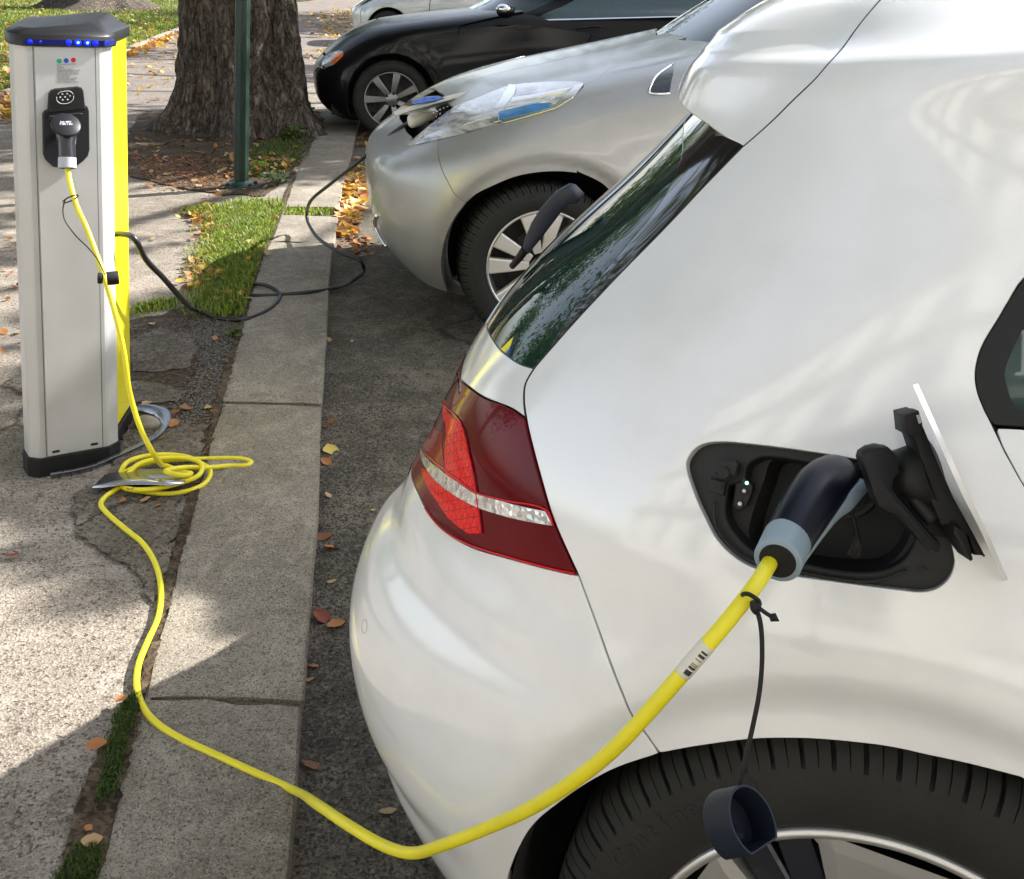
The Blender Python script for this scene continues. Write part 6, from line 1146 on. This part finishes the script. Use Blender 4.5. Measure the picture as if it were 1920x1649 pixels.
gw_ = [o for o in bpy.data.objects if o.parent == golf and o.name.startswith('wheel') and abs(o.location.x) < .01 and abs(o.location.y) < .01 and len(o.children)][0] if False else [o for o in bpy.data.objects if o.type == 'EMPTY' and o.parent == golf and o.name == 'wheel'][0]
tl_ = MB(); mt_ = mat('tyre_lettering', (.027, .027, .025), .7, spec=.25)
for word, a0_, st_, rr_ in (('Continental', 152, -3.6, .302),):
    for i, ch in enumerate(word):
        if ch == ' ': continue
        cu = bpy.data.curves.new('g', 'FONT'); cu.body = ch; cu.size = .030; cu.align_x = 'CENTER'; cu.extrude = .0003; tmp = bpy.data.objects.new('g', cu); COL.objects.link(tmp); me = bpy.data.meshes.new_from_object(tmp.evaluated_get(bpy.context.evaluated_depsgraph_get())); bpy.data.objects.remove(tmp)
        an = math.radians(a0_+st_*i); e_r = np.array([math.cos(an), 0, math.sin(an)]); e_t = np.array([math.sin(an), 0, -math.cos(an)]); V = [e_r*(rr_-.012+v.co.y)+e_t*v.co.x+np.array([0, -.0092-v.co.z, 0]) for v in me.vertices]; tl_.add(V, [tuple(p.vertices) for p in me.polygons])
tl_.build('tyre_lettering', mt_, gw_, kind='stuff')

_c = GS.inv([(683, 1175)])[0]; GS.line('parking_sensor', np.array([_c+[.008*math.cos(a), .008*math.sin(a)] for a in np.linspace(0, 2*np.pi, 20)]), .0004, mat('sensor_edge', (.2, .2, .2), .5), golf, off=-.0001)
# ================================================================== grass, weeds and fallen leaves
gpoly = [gp(400, 400), gp(440, 383), gp(500, 380), gp(535, 388), gp(512, 415), gp(498, 470), gp(478, 520), gp(462, 590), gp(400, 592), gp(372, 575), gp(395, 520), gp(385, 480), gp(400, 440)]
sheet('turf_patch', gpoly, .036, mat('turf_soil', (.05, .06, .02), .95, var=.5, vscale=30, bump=.01, bscale=60), jag=.02)
_gp = rnd_in(gpoly, 11000, .036, 11, .05); _gp = _gp[[x < kl(y)+.004 for x, y, z in _gp]]
blades('kerbside_grass', _gp, .030, GRASS, None, 12, wd=.0028, kind='stuff')
blades('kerbside_grass', rnd_in([gp(530, 388), gp(625, 392), gp(620, 402), gp(530, 404)], 350, .02, 13, .008), .03, GRASS, None, 14, kind='stuff')
blades('kerbside_grass', rnd_in([gp(250, 578), gp(330, 562), gp(330, 575), gp(250, 592)], 350, .03, 15, .02), .028, GRASS, None, 16, kind='stuff')
blades('kerbside_grass', rnd_in([gp(350, 398), gp(400, 390), gp(400, 402), gp(350, 405)], 300, .03, 17, .02), .04, GRASS, None, 18, kind='stuff')
blades('kerbside_grass', rnd_in([gp(430, 300), gp(500, 265), gp(575, 255), gp(560, 300), gp(520, 340), gp(450, 330)], 1800, .035, 19, .03), .032, [GRASS[2], GREENS[0]], None, 20, kind='stuff')
blades('moss_tufts', rnd_in([gp(255, 1310), gp(235, 1400), gp(207, 1500), gp(190, 1505), gp(222, 1345)], 2600, .04, 21, .006), .008, [GRASS[2], GREENS[2]], None, 22, wd=.0012, kind='stuff')
blades('moss_tufts', rnd_in([gp(185, 1590), gp(172, 1660), gp(110, 1660), gp(150, 1595)], 2200, .04, 23, .006), .008, [GRASS[2], GREENS[2]], None, 24, wd=.0012, kind='stuff')
lawnp = [gp(-120, 215), gp(0, 178), gp(230, 98), gp(330, 56), gp(335, 20), gp(335, -5), gp(-120, -5)]
rsL = np.random.default_rng(31)
def lawn_pts(n, seed):
    rs = np.random.default_rng(seed); out = np.zeros((0, 3)); P2 = np.array([p[:2] for p in lawnp])
    while len(out) < n:
        xy = np.stack([rs.uniform(-150, 345, n), rs.uniform(-5, 215, n)], -1); q = np.array([gp(x, y, .045) for x, y in xy]); q = q[inside(q[:, :2], P2) & (q[:, 1] < 45)]; out = np.vstack([out, q])
    return out[:n]
blades('lawn_grass', lawn_pts(26000, 33), .06, GRASS, None, 34, wd=.009, kind='stuff')
def plant(px, label, n, h, sz, seed, mats=None):
    c = np.array(gp(*px)); t = empty('weed', tuple(c), 0, label, 'plant', 'weeds around the tree foot'); rs = np.random.default_rng(seed); b = MB(); pts = []
    for k in range(n):
        a = rs.uniform(0, 6.28); e = rs.uniform(.3, 1)*h; P = spl([(0, 0, 0), (e*.35*math.cos(a), e*.35*math.sin(a), e*.6), (e*.8*math.cos(a), e*.8*math.sin(a), e)], 3); b.tube(P, .0022, 5); pts += [P[-1]+rs.normal(0, sz*.5, 3)*[1, 1, .4] for _ in range(5)]
    b.build('stem', GREENS[0], t); leafcloud('foliage', np.array(pts), sz, mats or GREENS[:2], t, flat=.35, seed=seed)
plant((549, 235), 'bushy green weed growing between the tree foot and the end of the kerb', 26, .17, .07, 41)
plant((547, 262), 'low green weed with broad leaves just below the bushy one', 12, .08, .06, 42)
plant((520, 350), 'small pale thistle like weed beside the kerb near the lamp post', 12, .10, .035, 43, [leafmat('thistle', (.16, .22, .12))])
plant((482, 318), 'tiny sunlit weed right of the foot of the lamp post', 9, .05, .035, 44, [GRASS[1]])
plant((444, 632), 'little weed sprouting at the kerb edge below the black cable', 6, .035, .025, 45)
# ---- fallen leaves one by one
leaf_shapes = []
for k in range(6):
    rs = np.random.default_rng(60+k); n = 7; V = []; cur = rs.uniform(.1, .5); w0 = rs.uniform(.28, .42); curl = rs.uniform(.05, .5)
    for i in range(n+1):
        u = i/n; w_ = w0*math.sin(math.pi*min(u*.93+.03, 1))**.75*(1+.10*math.sin(u*30+k)); zz_ = cur*(u-.5)**2+.02
        for sx in (-1, -.5, 0, .5, 1): V.append((u-.5, sx*w_, zz_+curl*abs(sx)**1.6*w_+rs.normal(0, .008)))
    F = [(i*5+j, i*5+j+1, (i+1)*5+j+1, (i+1)*5+j) for i in range(n) for j in range(4)]; b = len(V); V += [(.5, 0, .25*cur+.02), (.72, .05, .10), (.5, .02, .25*cur+.03)]; F.append((b, b+1, b+2)); leaf_shapes.append(pymesh('fallen_leaf', V, F))
lm = [leafmat('fallen_brown', (.24, .10, .035), .1), leafmat('fallen_orange', (.42, .17, .05), .12), leafmat('fallen_tan', (.46, .31, .15), .12), leafmat('fallen_yellow', (.62, .46, .09), .15), leafmat('fallen_red', (.26, .05, .02), .1)]
vars_ = {}
def leafobj(px, L_, mi, seed, z=.0, where=''):
    k = seed % 6; key = (k, mi)
    if key not in vars_: me = leaf_shapes[k].copy(); me.materials.append(lm[mi]); vars_[key] = me
    o = bpy.data.objects.new('fallen_leaf', vars_[key]); COL.objects.link(o); p = gp(*px, z+.002); rs = np.random.default_rng(seed); o.location = tuple(p); o.scale = (L_, L_, L_*1.1); o.rotation_euler = (rs.normal(0, .18), rs.normal(0, .18), rs.uniform(0, 6.28))
    tag(o, where, 'leaf', 'fallen leaves on the ground'); return o
NM = ['brown', 'orange', 'tan', 'yellow', 'dark red']
LV = [((180, 1400), .030, 1, .04, 'curled orange leaf on the dark asphalt left of the moss strip'), ((228, 1312), .024, 1, .04, 'small orange leaf beside the yellow cable bend at the kerb joint'), ((172, 1577), .026, 2, .04, 'tan leaf lying just above the lowest patch of moss'), ((166, 1553), .014, 1, .04, 'tiny orange leaf fragment near the lowest patch of moss'),
 ((25, 1042), .030, 4, .03, 'dark red leaf on the sunlit asphalt at the left edge'), ((619, 846), .042, 3, 0, 'pale yellow leaf in the gutter level with the tail lamp'), ((612, 868), .030, 1, 0, 'orange leaf half under the pale yellow leaf in the gutter'), ((616, 930), .022, 2, 0, 'small tan leaf in the gutter below the yellow one'), ((607, 1008), .040, 0, 0, 'dull brown leaf standing in the gutter by the bumper'),
 ((622, 1028), .036, 1, 0, 'orange leaf lying against the dull brown one in the gutter'), ((622, 1091), .022, 2, 0, 'small tan leaf beside the kerb above the red leaf'), ((603, 1160), .038, 4, 0, 'curled dark red leaf on the kerb side of the gutter'), ((630, 1174), .034, 1, 0, 'curved orange leaf next to the dark red one'), ((588, 1250), .020, 1, 0, 'upper of two small orange leaves against the kerb'),
 ((583, 1275), .018, 2, 0, 'lower of two small leaves against the kerb'), ((584, 1438), .030, 0, 0, 'curled brown leaf where the yellow cable leaves the kerb'), ((727, 1522), .026, 2, 0, 'tan leaf on the road under the bumper corner'), ((617, 638), .022, 2, 0, 'tan leaf in the shaded gutter below the black cable'), ((612, 800), .02, 0, 0, 'brown leaf in the gutter above the pale yellow leaf'),
 ((621, 790), .024, 0, 0, 'brown leaf touching the kerb near the stone joint'), ((660, 640), .014, 2, 0, 'tiny tan leaf on the road below the black cable'), ((325, 795), .040, 1, .03, 'long orange leaf right of the steel band'), ((302, 822), .022, 1, .03, 'small orange leaf lying inside the end of the steel band'), ((275, 758), .030, 2, .03, 'tan leaf on the gravel behind the steel band'),
 ((348, 768), .036, 0, .03, 'curled brown leaf on the gravel near the kerb stone joint'), ((328, 773), .026, 0, .03, 'dull brown leaf beside the curled one on the gravel'), ((390, 765), .026, 2, .03, 'pale leaf at the edge of the kerb stone joint'), ((402, 772), .024, 0, .03, 'brown leaf under the pale one at the kerb stone joint'), ((403, 635), .030, 1, .03, 'orange red leaf on the shaded gravel near the kerb'),
 ((429, 680), .022, 4, .03, 'red leaf on the gravel next to the kerb'), ((285, 609), .026, 2, .03, 'tan leaf on the sunlit edge behind the charging post'), ((36, 622), .030, 2, .03, 'orange tan leaf on the asphalt left of the charging post'), ((230, 940), .022, 1, .03, 'small orange leaf under the yellow coil'), ((270, 940), .030, 2, .03, 'long tan leaf in front of the yellow coil'),
 ((297, 948), .020, 1, .03, 'tiny orange leaf right of the long tan one'), ((360, 446), .024, 4, .03, 'dark red leaf on the sunlit asphalt left of the grass'), ((370, 456), .026, 0, .03, 'brown leaf just right of the dark red one by the grass'), ((288, 448), .026, 2, .03, 'pale tan leaf on the asphalt behind the post'), ((357, 507), .050, 2, .03, 'large pale leaf at the left rim of the grass patch'),
 ((244, 917), .02, 0, .05, 'brown crumb of leaf on the steel sheet'), ((480, 235), .03, 1, .03, 'orange leaf on the shaded soil by the tree'), ((660, 578), .02, 4, 0, 'dark red leaf on the shaded road'), ((700, 958), .015, 2, 0, 'tiny tan leaf on the road left of the tail lamp')]
for i, (px, L_, mi, z, lb) in enumerate(LV): leafobj(px, L_*1.25, mi, 200+i*7, z+(.004 if z else 0), lb)
def litter(name, pts, size, seed, mats=AUT, flat=.35): return leafcloud(name, pts, size, mats, None, flat=flat, seed=seed, kind='stuff')
Gz = [gp(632, 235), gp(690, 255), gp(672, 330), gp(700, 380), gp(690, 460), gp(628, 470), gp(632, 400), gp(650, 330)]
litter('leaf_litter', rnd_in([gp(648, 330, 0), gp(690, 330, 0), gp(680, 400, 0), gp(672, 440, 0), gp(632, 446, 0), gp(636, 385, 0)], 260, .015, 71, .01), .075, 72, AUT[:2]+AUT[3:])
litter('leaf_litter', rnd_in([gp(678, 245, 0), gp(740, 262, 0), gp(700, 350, 0), gp(655, 350, 0)], 60, .012, 73, .02), .06, 74)
litter('leaf_litter', rnd_in([gp(640, 440, 0), gp(712, 455, 0), gp(700, 480, 0), gp(630, 490, 0)], 60, .012, 75, .02), .04, 76, [AUT[1], AUT[2]])
litter('leaf_litter', rnd_in([gp(340, 395), gp(400, 385), gp(412, 430), gp(395, 520), gp(375, 560), gp(355, 540), gp(385, 450)], 240, .042, 77, .03), .045, 78, AUT[1:3]+[AUT[0]])
litter('leaf_litter', rnd_in([gp(410, 395), gp(520, 385), gp(500, 480), gp(470, 580), gp(385, 580)], 40, .05, 79, .02), .045, 80)
litter('leaf_litter', rnd_in([gp(245, 262), gp(600, 235), gp(540, 340), gp(440, 375), gp(245, 350)], 260, .042, 81, .05), .045, 82, [AUT[2], AUT[1], AUT[2], AUT[3]])
litter('leaf_litter', rnd_in([gp(420, 300), gp(560, 290), gp(545, 320), gp(440, 345)], 80, .05, 83, .03), .06, 84)
litter('leaf_litter', rnd_in([gp(235, 290), gp(430, 300), gp(430, 350), gp(300, 360)], 900, .038, 85, .06), .018, 86, [AUT[2], AUT[1]])
litter('leaf_litter', lawn_pts(1500, 87)+[0, 0, .05], .085, 88, [AUT[0], AUT[3], AUT[3], AUT[1]])
litter('leaf_litter', rnd_in([gp(230, 100), gp(345, 56), gp(345, 66), gp(235, 112)], 260, .05, 89, .08), .10, 90, [AUT[0], AUT[1]])
litter('leaf_litter', rnd_in([gp(0, 185), gp(30, 175), gp(30, 225), gp(0, 235)], 160, .05, 91, .1), .09, 92, [AUT[0], AUT[1], AUT[3]])
litter('leaf_litter', rnd_in([gp(235, 120), gp(345, 70), gp(330, 190), gp(240, 200)], 90, .04, 93, .1), .075, 94, [AUT[3], AUT[0]])
litter('leaf_litter', rnd_in([gp(575, 30), gp(690, 10), gp(690, 60), gp(600, 75)], 420, .04, 95, .2), .11, 96, [AUT[3], AUT[0]])
litter('leaf_litter', rnd_in([gp(575, 110), gp(640, 60), gp(620, 100), gp(590, 130)], 60, .04, 97, .05), .08, 98, [AUT[3], AUT[0]])
litter('leaf_litter', rnd_in([gp(0, 440), gp(40, 440), gp(50, 760), gp(0, 800), gp(-60, 600)], 24, .036, 99, .05), .03, 100, [AUT[1], AUT[2]])
# ---- gravel
def gravel(name, pts, s0, seed, m_):
    rs = np.random.default_rng(seed); n = len(pts); base = np.array([(1, 0, 0), (-1, 0, 0), (0, 1, 0), (0, -1, 0), (0, 0, 1), (0, 0, -1.)]); F0_ = np.array([(0, 2, 4), (2, 1, 4), (1, 3, 4), (3, 0, 4), (2, 0, 5), (1, 2, 5), (3, 1, 5), (0, 3, 5)])
    V = base[None]*rs.uniform(.5, 1.2, (n, 6, 1))*(s0*rs.uniform(.4, 1.4, n))[:, None, None]*[1, 1, .6]+rs.normal(0, s0*.12, (n, 6, 3)); a = rs.uniform(0, 6.28, n); c, s = np.cos(a)[:, None], np.sin(a)[:, None]; X = V[..., 0]*c-V[..., 1]*s; Y = V[..., 0]*s+V[..., 1]*c
    V = np.stack([X, Y, V[..., 2]], -1)+pts[:, None]; F = (F0_[None]+(np.arange(n)*6)[:, None, None]).reshape(-1, 3); return link(name, pymesh(name, V.reshape(-1, 3), F, False), m_, None, kind='stuff')
stone = mat('stone_grey', (.13, .125, .115), .85, var=.6, vscale=45); stone2 = mat('stone_dark', (.06, .058, .054), .85, var=.6, vscale=45)
gravel('gravel', rnd_in([gp(370, 610), gp(448, 640), gp(440, 700), gp(408, 765), gp(330, 850), gp(300, 780), gp(372, 700)], 2600, .033, 101, .02), .0042, 102, stone)
gravel('gravel', rnd_in([gp(245, 600), gp(440, 600), gp(430, 640), gp(245, 650)], 1200, .033, 103, .02), .004, 104, stone)
gp_road = [gp(605, 700, 0), gp(770, 700, 0), gp(690, 960, 0), gp(660, 1200, 0), gp(720, 1450, 0), gp(880, 1700, 0), gp(555, 1700, 0), gp(590, 1100, 0)]
gravel('gravel', rnd_in(gp_road, 3200, .001, 105), .0036, 106, stone2); gravel('gravel', rnd_in(gp_road, 900, .001, 107), .0032, 108, stone)
b = MB(); rs = np.random.default_rng(3); bm = bmesh.new(); bmesh.ops.create_icosphere(bm, subdivisions=3, radius=.035)
for v in bm.verts: v.co = Vector((v.co.x*1.15, v.co.y*.8, v.co.z*.7))*(1+.35*mn.noise(v.co*22)); 
me = bpy.data.meshes.new('stone'); bm.to_mesh(me); bm.free(); o = link('stone', me, mat('stone_pale', (.24, .22, .18), .9, var=.3, vscale=60, bump=.001, bscale=200)); p = gp(274, 794, .045); o.location = tuple(p); tag(o, 'pale broken stone lying inside the curved steel band', 'stone')
# ================================================================== pale building behind the photographer (seen only as reflections)
bd_ = empty('building', (2, -6.5, 0), 0, 'pale rendered building with tall windows facing the parking place, outside the picture', 'building'); wall = mat('render_pale', (.66, .64, .58), .85, var=.06, vscale=1.5); fm = mat('window_frame_white', (.75, .75, .72), .5)
b = MB(); b.box((0, -4, 8.0), (34, 7.9, 16.0)); b.build('wall', wall, bd_)
fr0 = None
for iz in range(4):
    for ix in range(-6, 7):
        x, z = ix*2.5, 2.2+iz*3.7
        if fr0 is None:
            g_ = MB().box((0, .03, 0), (1.15, .05, 2.0)).build('window', M['glass'], bd_); f_ = MB(); 
            for bx_ in ((-.6, .07, 0, .1, .1, 2.1), (.6, .07, 0, .1, .1, 2.1), (0, .07, 1.02, 1.3, .1, .1), (0, .07, -1.02, 1.4, .16, .12), (0, .07, 0, .07, .08, 2.0), (0, .07, .35, 1.15, .08, .06)): f_.box(bx_[:3], bx_[3:])
            f_.build('window_frame', fm, g_); fr0 = g_; g_.location = (x, 0, z)
        else:
            c = fr0.copy(); COL.objects.link(c); c.location = (x, 0, z)
            for ch in [o for o in bpy.data.objects if o.parent == fr0]: d = ch.copy(); COL.objects.link(d); d.parent = c
for zc in (4.1, 7.8, 11.5, 15.9): MB().box((0, .12, zc), (34.4, .4, .32)).build('cornice', mat('cornice_grey', (.3, .29, .27), .8), bd_)
